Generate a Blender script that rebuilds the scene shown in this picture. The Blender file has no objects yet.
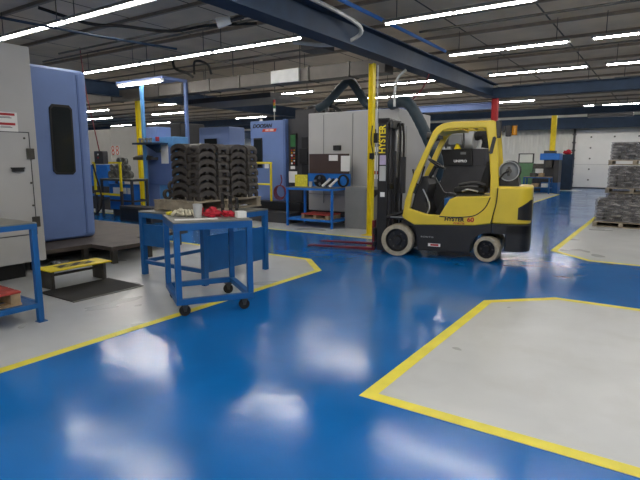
import bpy, bmesh, math, random
from mathutils import Vector, Matrix
random.seed(7)
scene = bpy.context.scene
COL = scene.collection
R = math.radians
PI = math.pi

# ---------------------------------------------------------------- materials
def lin(h):
    h = h.lstrip('#')
    out = []
    for i in (0, 2, 4):
        c = int(h[i:i+2], 16) / 255
        out.append(c / 12.92 if c <= .04045 else ((c + .055) / 1.055) ** 2.4)
    return out + [1]

def mat(name, hexc, rough=.5, metal=0, var=.12, scale=6, bump=0, bscale=40, dirt=None, spec=.5, coat=0):
    m = bpy.data.materials.new(name); m.use_nodes = True
    nt = m.node_tree; N = nt.nodes; Lk = nt.links
    p = N['Principled BSDF']
    p.inputs['Roughness'].default_value = rough
    p.inputs['Metallic'].default_value = metal
    p.inputs['Specular IOR Level'].default_value = spec
    if coat: p.inputs['Coat Weight'].default_value = coat; p.inputs['Coat Roughness'].default_value = .1
    c = lin(hexc)
    tc = N.new('ShaderNodeTexCoord')
    nz = N.new('ShaderNodeTexNoise'); nz.inputs['Scale'].default_value = scale; nz.inputs['Detail'].default_value = 6
    Lk.new(tc.outputs['Object'], nz.inputs['Vector'])
    rp = N.new('ShaderNodeValToRGB')
    lo = [x * (1 - var) for x in c[:3]] + [1]; hi = [min(1, x * (1 + var)) for x in c[:3]] + [1]
    if dirt: lo = lin(dirt)
    rp.color_ramp.elements[0].position = .3; rp.color_ramp.elements[1].position = .65
    rp.color_ramp.elements[0].color = lo; rp.color_ramp.elements[1].color = hi
    Lk.new(nz.outputs['Fac'], rp.inputs['Fac']); Lk.new(rp.outputs['Color'], p.inputs['Base Color'])
    if bump:
        n2 = N.new('ShaderNodeTexNoise'); n2.inputs['Scale'].default_value = bscale; n2.inputs['Detail'].default_value = 4
        Lk.new(tc.outputs['Object'], n2.inputs['Vector'])
        b = N.new('ShaderNodeBump'); b.inputs['Strength'].default_value = bump; b.inputs['Distance'].default_value = .02
        Lk.new(n2.outputs['Fac'], b.inputs['Height']); Lk.new(b.outputs['Normal'], p.inputs['Normal'])
    return m

def emit(name, hexc, strength):
    m = bpy.data.materials.new(name); m.use_nodes = True
    nt = m.node_tree; p = nt.nodes['Principled BSDF']
    p.inputs['Base Color'].default_value = lin(hexc)
    p.inputs['Emission Color'].default_value = lin(hexc); p.inputs['Emission Strength'].default_value = strength
    return m

def floor_mat(name, hexc, var, rmin, rmax, bump, stain=None, spec=.5):
    m = bpy.data.materials.new(name); m.use_nodes = True
    nt = m.node_tree; N = nt.nodes; Lk = nt.links; p = N['Principled BSDF']
    p.inputs['Specular IOR Level'].default_value = spec
    tc = N.new('ShaderNodeTexCoord')
    def noise(s, d=5, dist=0):
        n = N.new('ShaderNodeTexNoise'); n.inputs['Scale'].default_value = s; n.inputs['Detail'].default_value = d
        n.inputs['Distortion'].default_value = dist
        Lk.new(tc.outputs['Object'], n.inputs['Vector']); return n
    c = lin(hexc)
    a = noise(1.3, 8, .6)
    rp = N.new('ShaderNodeValToRGB'); rp.color_ramp.elements[0].position = .32; rp.color_ramp.elements[1].position = .68
    rp.color_ramp.elements[0].color = [x * (1 - var) for x in c[:3]] + [1]
    rp.color_ramp.elements[1].color = [min(1, x * (1 + var)) for x in c[:3]] + [1]
    Lk.new(a.outputs['Fac'], rp.inputs['Fac'])
    col = rp.outputs['Color']
    if stain:
        s = noise(2.6, 6, .3)
        r2 = N.new('ShaderNodeValToRGB'); r2.color_ramp.elements[0].position = .5; r2.color_ramp.elements[1].position = .85
        r2.color_ramp.elements[0].color = (0, 0, 0, 1); r2.color_ramp.elements[1].color = (.55, .55, .55, 1)
        Lk.new(s.outputs['Fac'], r2.inputs['Fac'])
        mx = N.new('ShaderNodeMix'); mx.data_type = 'RGBA'
        Lk.new(r2.outputs['Color'], mx.inputs[0]); Lk.new(col, mx.inputs[6]); mx.inputs[7].default_value = lin(stain)
        col = mx.outputs[2]
    Lk.new(col, p.inputs['Base Color'])
    b2 = noise(1.1, 2, .4)
    mr = N.new('ShaderNodeMapRange'); mr.inputs['From Min'].default_value = .3; mr.inputs['From Max'].default_value = .7
    mr.inputs['To Min'].default_value = rmin; mr.inputs['To Max'].default_value = rmax
    Lk.new(b2.outputs['Fac'], mr.inputs['Value']); Lk.new(mr.outputs['Result'], p.inputs['Roughness'])
    b3 = noise(3.0, 5, .3)
    bp = N.new('ShaderNodeBump'); bp.inputs['Strength'].default_value = bump; bp.inputs['Distance'].default_value = .05
    Lk.new(b3.outputs['Fac'], bp.inputs['Height']); Lk.new(bp.outputs['Normal'], p.inputs['Normal'])
    return m

def stripe_mat(name, c1, c2, scale):
    m = mat(name, c1, .6); nt = m.node_tree; N = nt.nodes; Lk = nt.links; p = N['Principled BSDF']
    tc = N.new('ShaderNodeTexCoord'); w = N.new('ShaderNodeTexWave'); w.bands_direction = 'DIAGONAL'
    w.inputs['Scale'].default_value = scale; Lk.new(tc.outputs['Object'], w.inputs['Vector'])
    rp = N.new('ShaderNodeValToRGB'); rp.color_ramp.interpolation = 'CONSTANT'
    rp.color_ramp.elements[0].color = lin(c1); rp.color_ramp.elements[1].position = .5; rp.color_ramp.elements[1].color = lin(c2)
    Lk.new(w.outputs['Fac'], rp.inputs['Fac']); Lk.new(rp.outputs['Color'], p.inputs['Base Color'])
    return m

def ceiling_mat():
    m = mat('ceiling_sheet', '#c6b8a4', .85, 0, .12, 1.2, .25, 2.5)
    nt = m.node_tree; N = nt.nodes; Lk = nt.links; p = N['Principled BSDF']
    old = p.inputs['Base Color'].links[0].from_socket
    tc = N.new('ShaderNodeTexCoord'); sx = N.new('ShaderNodeSeparateXYZ'); Lk.new(tc.outputs['Object'], sx.inputs[0])
    def seam(sock, pitch, w):
        md = N.new('ShaderNodeMath'); md.operation = 'PINGPONG'; md.inputs[1].default_value = pitch / 2
        Lk.new(sock, md.inputs[0])
        lt = N.new('ShaderNodeMath'); lt.operation = 'LESS_THAN'; lt.inputs[1].default_value = w
        Lk.new(md.outputs[0], lt.inputs[0]); return lt.outputs[0]
    a = seam(sx.outputs[0], 1.8, .02)
    mx = N.new('ShaderNodeMix'); mx.data_type = 'RGBA'; Lk.new(a, mx.inputs[0]); Lk.new(old, mx.inputs[6])
    mx.inputs[7].default_value = lin('#4a4641'); Lk.new(mx.outputs[2], p.inputs['Base Color'])
    return m

def wrap_mat():
    m = bpy.data.materials.new('stretch_wrap'); m.use_nodes = True
    nt = m.node_tree; N = nt.nodes; Lk = nt.links; out = N['Material Output']; N.remove(N['Principled BSDF'])
    tr = N.new('ShaderNodeBsdfTransparent'); tr.inputs[0].default_value = (.78, .78, .8, 1)
    gl = N.new('ShaderNodeBsdfPrincipled'); gl.inputs['Base Color'].default_value = (.55, .54, .54, 1); gl.inputs['Roughness'].default_value = .16
    tc = N.new('ShaderNodeTexCoord'); mp = N.new('ShaderNodeMapping'); mp.inputs['Scale'].default_value = (2.2, 2.2, 11)
    nz = N.new('ShaderNodeTexNoise'); nz.inputs['Scale'].default_value = 2.5; nz.inputs['Detail'].default_value = 7
    Lk.new(tc.outputs['Object'], mp.inputs[0]); Lk.new(mp.outputs[0], nz.inputs['Vector'])
    b = N.new('ShaderNodeBump'); b.inputs['Strength'].default_value = .9; b.inputs['Distance'].default_value = .05
    Lk.new(nz.outputs['Fac'], b.inputs['Height']); Lk.new(b.outputs['Normal'], gl.inputs['Normal'])
    mr = N.new('ShaderNodeMapRange'); mr.inputs['From Min'].default_value = .4; mr.inputs['From Max'].default_value = .62
    mr.inputs['To Min'].default_value = .04; mr.inputs['To Max'].default_value = .42
    Lk.new(nz.outputs['Fac'], mr.inputs['Value'])
    mx = N.new('ShaderNodeMixShader'); Lk.new(mr.outputs['Result'], mx.inputs[0]); Lk.new(tr.outputs[0], mx.inputs[1]); Lk.new(gl.outputs[0], mx.inputs[2])
    Lk.new(mx.outputs[0], out.inputs['Surface'])
    return m

M = dict(
    blue_floor=floor_mat('blue_epoxy', '#0a66b0', .10, .11, .22, .07, None, .55),
    gray_floor=floor_mat('gray_epoxy', '#bec1c2', .06, .26, .42, .03, '#a9aaa8', .6),
    line=mat('yellow_line_paint', '#e4d83e', .45, 0, .1, 5),
    ceil=ceiling_mat(),
    wall=mat('white_wall', '#d8d8d3', .6, 0, .04, 2),
    wall_side=mat('side_wall', '#b9b7b0', .7, 0, .06, 2),
    purlin=mat('purlin_steel', '#7d746a', .6, .3),
    navy=mat('navy_beam_paint', '#1a2f47', .75, 0, .15, 4),
    blue=mat('blue_frame_paint', '#105694', .42, 0, .12, 5),
    blue2=mat('blue_frame_paint_bright', '#1b6cc4', .45, 0, .1, 5),
    lblue=mat('machine_blue', '#6f87bb', .45, 0, .05, 2),
    lblue_d=mat('machine_blue_trim', '#5a72a6', .45, 0, .05, 2),
    sky=mat('sky_blue_paint', '#5c97cf', .5, 0, .1, 4),
    gray=mat('machine_gray', '#b2b2b1', .5, 0, .04, 2),
    white_m=mat('machine_white', '#c9c8c4', .5, 0, .05, 2),
    mgray=mat('mid_gray_paint', '#7d7f80', .5, 0, .06, 3),
    dgray=mat('dark_gray_paint', '#3a3a3d', .5, 0, .1, 5),
    black=mat('black_paint', '#1a1a1c', .42, 0, .15, 6),
    rubber=mat('black_rubber', '#191817', .75, 0, .2, 20, .2, 60),
    cast=mat('cast_iron', '#403c39', .6, .1, .25, 9, .35, 60),
    deck=mat('dark_deck_plate', '#4a423d', .6, .2, .25, 4, .2, 80),
    steel=mat('steel', '#9a9a98', .35, .9, .12, 8),
    dsteel=mat('dark_steel', '#55534f', .45, .7, .2, 8),
    galv=mat('galvanised_sheet', '#56524d', .5, .3, .12, 4, .15, 6),
    yellow=mat('yellow_truck_paint', '#d9bf35', .34, 0, .05, 3, coat=.3),
    yellow_s=mat('yellow_safety_paint', '#ecd512', .45, 0, .1, 5),
    tyre=mat('pale_tyre', '#a39a86', .85, 0, .2, 12, .3, 50),
    wood=mat('pallet_wood', '#a08a6c', .8, 0, .3, 7, .3, 30),
    wood_g=mat('weathered_pallet_wood', '#8f8574', .85, 0, .3, 7, .3, 30),
    redwood=mat('red_stained_wood', '#a03c34', .75, 0, .25, 8, .2, 30),
    red=mat('red_paint', '#a81e24', .5, 0, .15, 6),
    maroon=mat('fork_red_steel', '#6e1a26', .4, .3, .2, 6),
    redcloth=mat('red_cloth', '#b02436', .9, 0, .25, 25, .4, 60),
    whitecloth=mat('white_cloth', '#c9c3ae', .9, 0, .25, 25, .4, 60),
    paper=mat('white_paper', '#e4e4e2', .7, 0, .03, 4),
    yellowpaper=mat('yellow_sheet', '#cfc53a', .7, 0, .2, 20),
    brown=mat('dark_brown_board', '#3f2f2c', .6, 0, .08, 4),
    glass=mat('dark_window_glass', '#23282b', .08, 0, .1, 2),
    teal=mat('teal_hose', '#22343f', .55, 0, .15, 8, .3, 30),
    green=mat('machine_green', '#5f8a63', .5, 0, .1, 4),
    amber=mat('amber_lens', '#c8871c', .25, 0, .1, 10),
    plate=mat('gray_bench_plate', '#777873', .5, .3, .15, 5),
    drum=mat('light_gray_drum', '#b4b6b6', .45, .2, .08, 5),
    white=mat('white_enamel', '#e9e9e6', .4, 0, .02, 3),
    tube=emit('fluorescent_tube', '#fffaf3', 86),
    stripe=stripe_mat('hazard_stripe', '#8f8430', '#2a2823', 3.2),
    wrap=wrap_mat(),
    purple=mat('label_lilac', '#b5a8c8', .6),
    skyled=mat('indicator_green', '#2f6a3a', .4),
    ordred=mat('badge_orange_red', '#d8503a', .5, 0, .03),
    hosered=mat('red_air_hose', '#7c3038', .6),
)

# ---------------------------------------------------------------- mesh helpers
LOC = {}
def top_of(o):
    while o.parent is not None: o = o.parent
    return o

class MB:
    def __init__(s): s.bm = bmesh.new()
    def box(s, x0, x1, y0, y1, z0, z1, m=None):
        vs = [s.bm.verts.new(v) for v in ((x0,y0,z0),(x1,y0,z0),(x1,y1,z0),(x0,y1,z0),(x0,y0,z1),(x1,y0,z1),(x1,y1,z1),(x0,y1,z1))]
        if m is not None:
            for v in vs: v.co = m @ v.co
        for f in ((3,2,1,0),(4,5,6,7),(0,1,5,4),(1,2,6,5),(2,3,7,6),(3,0,4,7)): s.bm.faces.new([vs[i] for i in f])
        return s
    def cyl(s, p0, p1, r, n=16, r2=None):
        p0, p1 = Vector(p0), Vector(p1); d = (p1 - p0).normalized(); r2 = r if r2 is None else r2
        a = d.orthogonal().normalized(); b = d.cross(a)
        A = [s.bm.verts.new(p0 + (a*math.cos(2*PI*i/n) + b*math.sin(2*PI*i/n))*r) for i in range(n)]
        B = [s.bm.verts.new(p1 + (a*math.cos(2*PI*i/n) + b*math.sin(2*PI*i/n))*r2) for i in range(n)]
        for i in range(n): s.bm.faces.new((A[i], A[(i+1)%n], B[(i+1)%n], B[i]))
        s.bm.faces.new(A[::-1]); s.bm.faces.new(B); return s
    def tube(s, path, r, n=8, smoothn=0, ridge=0):
        P = [Vector(p) for p in path]
        if smoothn:                                   # Catmull-Rom
            Q = []; E = [P[0]*2-P[1]] + P + [P[-1]*2-P[-2]]
            for i in range(1, len(E)-2):
                for k in range(smoothn):
                    t = k/smoothn
                    Q.append(.5*((2*E[i]) + (-E[i-1]+E[i+1])*t + (2*E[i-1]-5*E[i]+4*E[i+1]-E[i+2])*t*t + (-E[i-1]+3*E[i]-3*E[i+1]+E[i+2])*t**3))
            P = Q + [P[-1]]
        rings = []; a = None
        for i, p in enumerate(P):
            d = (P[min(i+1, len(P)-1)] - P[max(i-1, 0)]).normalized()
            a = d.orthogonal().normalized() if a is None else (a - d*a.dot(d)).normalized()
            b = d.cross(a); rr = r*(1 + (ridge if i % 2 else 0))
            rings.append([s.bm.verts.new(p + (a*math.cos(2*PI*k/n) + b*math.sin(2*PI*k/n))*rr) for k in range(n)])
        for A, B in zip(rings, rings[1:]):
            for k in range(n): s.bm.faces.new((A[k], A[(k+1)%n], B[(k+1)%n], B[k]))
        s.bm.faces.new(rings[0][::-1]); s.bm.faces.new(rings[-1]); return s
    def prism(s, pts, a0, a1, axis='y'):
        def mk(p, a): return {'y': (p[0], a, p[1]), 'x': (a, p[0], p[1]), 'z': (p[0], p[1], a)}[axis]
        A = [s.bm.verts.new(mk(p, a0)) for p in pts]; B = [s.bm.verts.new(mk(p, a1)) for p in pts]; n = len(pts)
        for i in range(n): s.bm.faces.new((A[i], A[(i+1)%n], B[(i+1)%n], B[i]))
        s.bm.faces.new(A[::-1]); s.bm.faces.new(B); return s
    def lathe(s, prof, c, axis='y', n=40):
        # prof: closed list of (radius, offset along the axis)
        c = Vector(c); rings = []
        for i in range(n):
            t = 2*PI*i/n; ring = []
            for r, h in prof:
                u, v = r*math.cos(t), r*math.sin(t)
                ring.append(s.bm.verts.new(c + Vector({'y': (u, h, v), 'x': (h, u, v), 'z': (u, v, h)}[axis])))
            rings.append(ring)
        k = len(prof)
        for i in range(n):
            A, B = rings[i], rings[(i+1) % n]
            for j in range(k): s.bm.faces.new((A[j], A[(j+1)%k], B[(j+1)%k], B[j]))
        return s
    def blob(s, c, rx, ry, rz, seed=0, amp=.2, sub=3):
        q = bmesh.ops.create_icosphere(s.bm, subdivisions=sub, radius=1)
        rnd = random.Random(seed); ph = [rnd.uniform(0, 6.3) for _ in range(6)]
        for v in q['verts']:
            x, y, z = v.co
            f = 1 + amp*(math.sin(4*x+ph[0])*math.sin(5*y+ph[1]) + .6*math.sin(9*z+ph[2]+3*x) + .5*math.sin(11*y+ph[3]))
            v.co = Vector((c[0]+x*rx*f, c[1]+y*ry*f, c[2]+max(z*f, -.8)*rz))
        return s
    def ibeam(s, p0, p1, w, h, t=.02):
        # H section along X or Y between p0 and p1 (bottom centre line)
        (x0,y0,z0), (x1,y1,_) = p0, p1
        if abs(x1-x0) > abs(y1-y0):
            for a, b, c, d in ((-w/2,w/2,0,t),(-w/2,w/2,h-t,h),(-t/2,t/2,t,h-t)): s.box(x0,x1,y0+a,y0+b,z0+c,z0+d)
        else:
            for a, b, c, d in ((-w/2,w/2,0,t),(-w/2,w/2,h-t,h),(-t/2,t/2,t,h-t)): s.box(x0+a,x0+b,y0,y1,z0+c,z0+d)
        return s
    def xf(s, m): bmesh.ops.transform(s.bm, matrix=m, verts=s.bm.verts); return s
    def build(s, name, material, parent=None, bevel=0, smooth=False, seg=2):
        bmesh.ops.recalc_face_normals(s.bm, faces=s.bm.faces)
        if parent is not None:
            off = LOC.get(top_of(parent).name, Vector((0,0,0)))
        else:
            xs = [v.co.x for v in s.bm.verts]; ys = [v.co.y for v in s.bm.verts]; zs = [v.co.z for v in s.bm.verts]
            off = Vector(((min(xs)+max(xs))/2, (min(ys)+max(ys))/2, min(zs)))
        if off.length: bmesh.ops.translate(s.bm, vec=-off, verts=s.bm.verts)
        me = bpy.data.meshes.new(name); s.bm.to_mesh(me); s.bm.free()
        o = bpy.data.objects.new(name, me); COL.objects.link(o)
        if isinstance(material, str): material = M[material]
        me.materials.append(material)
        if parent is not None: o.parent = parent
        else: o.location = off; LOC[o.name] = off
        if smooth:
            for p in me.polygons: p.use_smooth = True
            try: me.set_sharp_from_angle(angle=R(40))
            except Exception: pass
        if bevel:
            b = o.modifiers.new('Bevel', 'BEVEL'); b.width = bevel; b.segments = seg; b.limit_method = 'ANGLE'; b.angle_limit = R(35)
        return o

def tag(o, label=None, cat=None, group=None, kind=None):
    if label: o['label'] = label
    if cat: o['category'] = cat
    if group: o['group'] = group
    if kind: o['kind'] = kind
    return o

def thing(name, label, cat, loc=(0,0,0), rz=0, group=None):
    o = bpy.data.objects.new(name, None); COL.objects.link(o)
    o.location = loc; o.rotation_euler = (0,0,rz); o.empty_display_size = .1
    LOC[o.name] = Vector(loc) if rz == 0 else Vector((0,0,0))
    return tag(o, label, cat, group)

def struct(o): o['kind'] = 'structure'; return o

def dup(root, loc, label=None, group=None):
    r = root.copy(); COL.objects.link(r); r.location = loc
    if label: r['label'] = label
    if group: r['group'] = group
    for ch in list(root.children):
        c = ch.copy(); COL.objects.link(c); c.parent = r
        for g in list(ch.children):
            d = g.copy(); COL.objects.link(d); d.parent = c
    return r

def text(name, s, size, material, parent, origin, u, v, depth=.003, shear=0, sx=1, bold=0):
    cu = bpy.data.curves.new(name, 'FONT'); cu.body = s; cu.size = size; cu.extrude = depth; cu.shear = shear
    cu.align_x = 'CENTER'; cu.align_y = 'CENTER'; cu.offset = bold
    o = bpy.data.objects.new(name, cu); COL.objects.link(o)
    me = bpy.data.meshes.new_from_object(o.evaluated_get(bpy.context.evaluated_depsgraph_get()))
    bpy.data.objects.remove(o)
    u, v = Vector(u).normalized(), Vector(v).normalized(); n = u.cross(v)
    off = LOC.get(top_of(parent).name, Vector((0,0,0))); og = Vector(origin) - off
    for q in me.vertices:
        q.co = og + u*q.co.x*sx + v*q.co.y + n*q.co.z
    me.materials.clear(); me.materials.append(M[material])
    o = bpy.data.objects.new(name, me); COL.objects.link(o); o.parent = parent
    return o

ORD = ['first','second','third','fourth','fifth','sixth','seventh','eighth','ninth','tenth']

# ---------------------------------------------------------------- camera
F = 510.0; PITCH = math.atan(80/F); YAW = math.atan(348/(F/math.cos(PITCH)))
cam_d = bpy.data.cameras.new('camera'); cam = bpy.data.objects.new('camera', cam_d); COL.objects.link(cam)
cam.location = (0, 0, 1.6); cam.rotation_euler = (PI/2 - PITCH, 0, YAW)
cam_d.sensor_fit = 'HORIZONTAL'; cam_d.sensor_width = 36; cam_d.lens = F*36/640; cam_d.clip_start = .05; cam_d.clip_end = 200
scene.camera = cam

# ---------------------------------------------------------------- setting
XL, XR, YF, YB, ZC = -46, 9, -7, 33, 4.5
struct(MB().box(XL, XR, YF, YB, -.1, 0).build('floor', 'blue_floor'))
struct(MB().box(XL, XR, YF, YB, ZC, ZC+.1).build('ceiling', 'ceil'))
struct(MB().box(XL-.1, XL, YF, YB, 0, ZC).build('wall_left', 'wall_side'))
struct(MB().box(XR, XR+.1, YF, YB, 0, ZC).build('wall_right', 'wall_side'))
struct(MB().box(XL, XR, YF-.1, YF, 0, ZC).build('wall_front', 'wall_side'))
wb = MB().box(XL, XR, YB, YB+.1, 0, ZC)
struct(wb.build('wall_back', 'wall'))
m = MB()                                           # ribbed metal cladding on the upper back wall
x = -20.0
while x < -4.75:
    m.prism([(x, YB), (x+.05, YB-.05), (x+.17, YB-.05), (x+.22, YB)], 1.95, 3.3, 'z'); x += .34
struct(m.build('trim_1', 'wall'))
# gray zones and their yellow border lines
def zone(pts):
    struct(MB().prism(pts, .0005, .002, 'z').build('floor_zone', 'gray_floor'))
def stripe(pts, w=.1, side=1):
    # mitred strip following pts, w wide on the given side
    P = [Vector(p) for p in pts]; L = []; Rr = []
    for i, p in enumerate(P):
        d0 = (P[i]-P[i-1]).normalized() if i else (P[1]-P[0]).normalized()
        d1 = (P[i+1]-P[i]).normalized() if i < len(P)-1 else d0
        n0 = Vector((-d0.y, d0.x)); n1 = Vector((-d1.y, d1.x)); b = (n0+n1).normalized()
        L.append(p); Rr.append(p + b*side*w/max(.3, b.dot(n0)))
    m = MB()
    A = [m.bm.verts.new((p.x, p.y, .0035)) for p in L]; B = [m.bm.verts.new((p.x, p.y, .0035)) for p in Rr]
    for i in range(len(P)-1): m.bm.faces.new((A[i], A[i+1], B[i+1], B[i]))
    struct(m.build('floor_marking', 'line'))
zone([(-4.06,-7),(-4.06,6.07),(-4.7,6.71),(-16,6.71),(-16,-7)]); stripe([(-4.06,-7),(-4.06,6.07),(-4.7,6.71),(-16,6.71)])
zone([(-1.62,2.88),(9,2.88),(9,6.38),(-.96,6.38),(-1.62,5.78)]); stripe([(9,6.38),(-.96,6.38),(-1.62,5.78),(-1.62,2.88),(9,2.88)], .1)
zone([(-1.6,9.72),(-.92,9.03),(9,9.03),(9,31),(-1.6,31)]); stripe([(-1.6,31),(-1.6,9.72),(-.92,9.03),(9,9.03)], .1)
zone([(-30,9.15),(-4.7,9.15),(-4.06,9.8),(-4.06,26.2),(-4.7,27),(-30,27)])
stripe([(-30,9.15),(-4.7,9.15),(-4.06,9.8),(-4.06,26.2),(-4.7,27),(-30,27)], .1)
zone([(-12,29.3),(-3.7,29.3),(-3.7,30.9),(-12,30.9)])

# dock door in the back wall
d = struct(MB().box(-4.5, -.6, YB-.08, YB-.002, .06, 3.28).build('door_1', 'white'))
m = MB()
for i in (2,): m.box(-4.5, -.6, YB-.086, YB-.08, .06+i*.644-.008, .06+i*.644+.008)
struct(m.build('door_panel_joint', 'gray', d))
m = MB()
for i in range(5):
    for xx in (-3.7, -2.55, -1.4): m.box(xx-.04, xx+.04, YB-.1, YB-.08, .44+i*.6, .52+i*.6)
struct(m.build('door_bracket', 'dgray', d))
m = MB().box(-4.62, -4.5, YB-.14, YB-.002, 0, 3.35).box(-.6, -.48, YB-.14, YB-.002, 0, 3.35)
for i in range(7): m.box(-4.66, -4.46, YB-.17, YB-.14, .3+i*.45, .38+i*.45)
struct(m.build('door_track', 'dgray', d))
struct(MB().box(-4.5, -.6, YB-.1, YB-.005, 0, .06).build('door_seal', 'dgray', d))
struct(MB().box(XL, XR, YB-.02, YB-.003, 0, .14).build('baseboard_back', 'dgray'))

# roof steel
m = MB(); y = YF + .6
while y < YB: m.box(XL, XR, y-.02, y+.02, ZC-.06, ZC).box(XL, XR, y-.02, y+.05, ZC-.065, ZC-.055); y += 1.68
struct(m.build('ceiling_purlin', 'purlin'))
struct(MB().ibeam((-4.85, -7, 3.56), (-4.85, 17.1, 3.56), .34, .42, .025).build('ceiling_beam', 'navy'))
struct(MB().ibeam((-4.85, 17.1, 3.55), (9, 17.1, 3.55), .28, .32).build('ceiling_beam', 'navy'))
struct(MB().ibeam((-40, 25.0, 3.56), (9, 25.0, 3.56), .28, .3).build('ceiling_beam', 'navy'))
struct(MB().ibeam((XL, 32.2, 3.33), (XR, 32.2, 3.33), .4, .62).build('ceiling_beam', 'navy'))
struct(MB().ibeam((-11.5, 19.2, 3.42), (-5.2, 19.2, 3.42), .22, .24).build('ceiling_beam', 'lblue_d'))
struct(MB().ibeam((-40, 21.5, 3.5), (-9, 21.5, 3.5), .25, .35).build('ceiling_beam', 'navy'))
struct(MB().ibeam((-14.5, -7, 3.56), (-14.5, 33, 3.56), .3, .4).build('ceiling_beam', 'navy'))
# columns that carry the beams
def column(x, y, z1, material, label, w=.14):
    t = thing('support_column', label, 'column', (x, y, 0)); t['kind'] = 'structure'
    MB().ibeam((0,0,0),(1,0,0),.1,.1) if False else None
    mm = MB().box(x-w/2, x+w/2, y-w/2, y-w/2+.012, .01, z1).box(x-w/2, x+w/2, y+w/2-.012, y+w/2, .01, z1).box(x-.006, x+.006, y-w/2+.012, y+w/2-.012, .01, z1)
    mm.xf(Matrix.Translation((x,y,0)) @ Matrix.Rotation(R(90), 4, 'Z') @ Matrix.Translation((-x,-y,0)))
    mm.build('shaft', material, t)
    MB().box(x-.15, x+.15, y-.15, y+.15, 0, .012).build('base_plate', material, t)
    return t
c1 = column(-5.19, 9.62, 3.55, 'yellow_s', 'yellow steel column standing just in front of the lift truck mast', .11)
MB().tube([(-5.05,9.6,1.2),(-5.05,9.6,3.5)], .014).build('conduit', 'drum', c1)
MB().box(-5.16,-5.08,9.49,9.56,1.62,1.74).box(-5.1,-5.02,9.56,9.66,1.95,2.15).tube([(-5.12,9.53,2.3),(-5.13,9.5,2.0),(-5.08,9.5,1.75),(-5.11,9.52,1.6)],.012,6,4).build('switch_box', 'black', c1)
c2 = column(-14.4, 10.8, 3.56, 'yellow_s', 'yellow steel column beside the blue work cell with shelves', .13)
c3 = column(-4.75, 17.1, 3.55, 'red', 'red steel column rising behind the lift truck roof', .18)
c4 = column(-4.95, 28.6, 4.2, 'yellow_s', 'yellow steel column behind the blue press near the dock door', .24)
c5 = column(-24.0, 21.5, 3.5, 'yellow_s', 'yellow steel column deep in the hall behind the casting stacks', .26)

# ---------------------------------------------------------------- ceiling lights
LZ = 3.95
def make_light(name, label, x0, x1, y, group, z=LZ, along='x', hang=True, tubes=1):
    L = (x1-x0)
    t = thing('ceiling_light', label, 'light', ((x0+x1)/2, y, z), 0, group)
    hw = L/2
    def T(m): return m.xf(Matrix.Rotation(R(90), 4, 'Z')) if along == 'y' else m
    loc = Vector(((x0+x1)/2, y, z)); sv = LOC[t.name]; LOC[t.name] = Vector((0,0,0))
    h = MB().box(-hw, hw, -.035, .035, .05, .1)
    h.prism([(-.035,.085),(-.085,.03),(-.09,.035),(-.035,.095)], -hw, hw, 'x').prism([(.035,.085),(.085,.03),(.09,.035),(.035,.095)], -hw, hw, 'x')
    T(h).build('housing', 'mgray', t)
    n = max(1, round(L/1.22)); seg = L/n
    for i in range(n):
        a = -hw + i*seg + .045; b = a + seg - .09
        mm = MB()
        for yy in ((-.022, .022) if tubes == 2 else (0,)): mm.cyl((a, yy, .03), (b, yy, .03), .018, 8)
        T(mm).build('tube', 'tube', t)
    if hang:
        for xx in (-hw+.25, hw-.25): T(MB().cyl((xx,0,.1),(xx,0,ZC-z-.02),.008,6)).build('hanger', 'dgray', t)
    LOC[t.name] = sv
    return t
G = 'fluorescent strip lights under the ceiling'
def lights(y, spans, desc):
    for (x0, x1, lab) in spans: make_light('l', lab, x0, x1, y, G)
U = 2.5
lights(1.9, [(-4.2,-1.7,'white strip light straight over the blue aisle near the camera'),
             (-1.2,1.3,'white strip light over the gray floor patch near the camera'),
             (2.0,4.5,'white strip light right of the gray floor patch near the camera')], 0)
lights(-1.6, [(-6.8,-4.3,'white strip light behind the camera on the bench side'), (-3.5,-1.0,'white strip light behind the camera over the aisle'), (0,2.5,'white strip light behind the camera on the patch side')], 0)
lights(5.3, [(-11.4,-8.95,'bright strip light starting above the tall gray control cabinet'),
             (-8.9,-6.4,'bright strip light leaving the top left picture edge, next after the cabinet light'),
             (-4.2,-1.7,'strip light hanging above the camera side of the blue beam'), (-1.3,1.2,'strip light above the near gray floor patch'), (2,4.5,'strip light far right of the near gray floor patch')], 0)
lights(8.55, [(-13.7,-11.25,'strip light nearest the blue machine door in the long row ending at the beam'),
             (-11.2,-8.7,'middle strip light of the long row ending at the beam'),
             (-8.65,-6.15,'strip light whose right end meets the blue ceiling beam'),
             (-4.4,-1.85,'topmost strip light right of the blue ceiling beam, cut by the top edge'),
             (-1.45,1.05,'strip light above the picture just right of the topmost one'),(1.6,4.1,'strip light above the wrapped pallets, outside the picture')], 0)
lights(11.85, [(-12.6,-10.1,'strip light half hidden behind the galvanised duct over the casting stacks'),
             (-8.75,-6.25,'strip light left of the yellow column top, in front of the gray machine'),
             (-4.42,-1.87,'long strip light above the lift truck, second below the top edge'),
             (-1.47,1.03,'uppermost strip light at the right picture edge')], 0)
lights(15.2, [(-18.8,-14.8,'strip light far left under the duct beyond the work cell'),
             (-13.03,-10.55,'strip light hanging over the blue machine with orange badge'),
             (-7.9,-5.9,'strip light right of the yellow column, behind the beam'),
             (-4.46,-1.91,'strip light above the lift truck roof, third below the top edge'),
             (-1.53,.97,'second strip light down at the right picture edge')], 0)
lights(18.1, [(-17.0,-14.6,'strip light behind the status lamp tower of the blue machine'), (-11.8,-9,'left strip light of the low row over the gray machine'), (-8.95,-6.2,'right strip light of the low row over the gray machine'),
             (-4.49,-2.0,'strip light just above the navy cross beam'), (-1.54,.96,'third strip light down at the right picture edge')], 0)
EX = 'fluorescent strip light of rows extended as fill in the bays left of the work cell'
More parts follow.
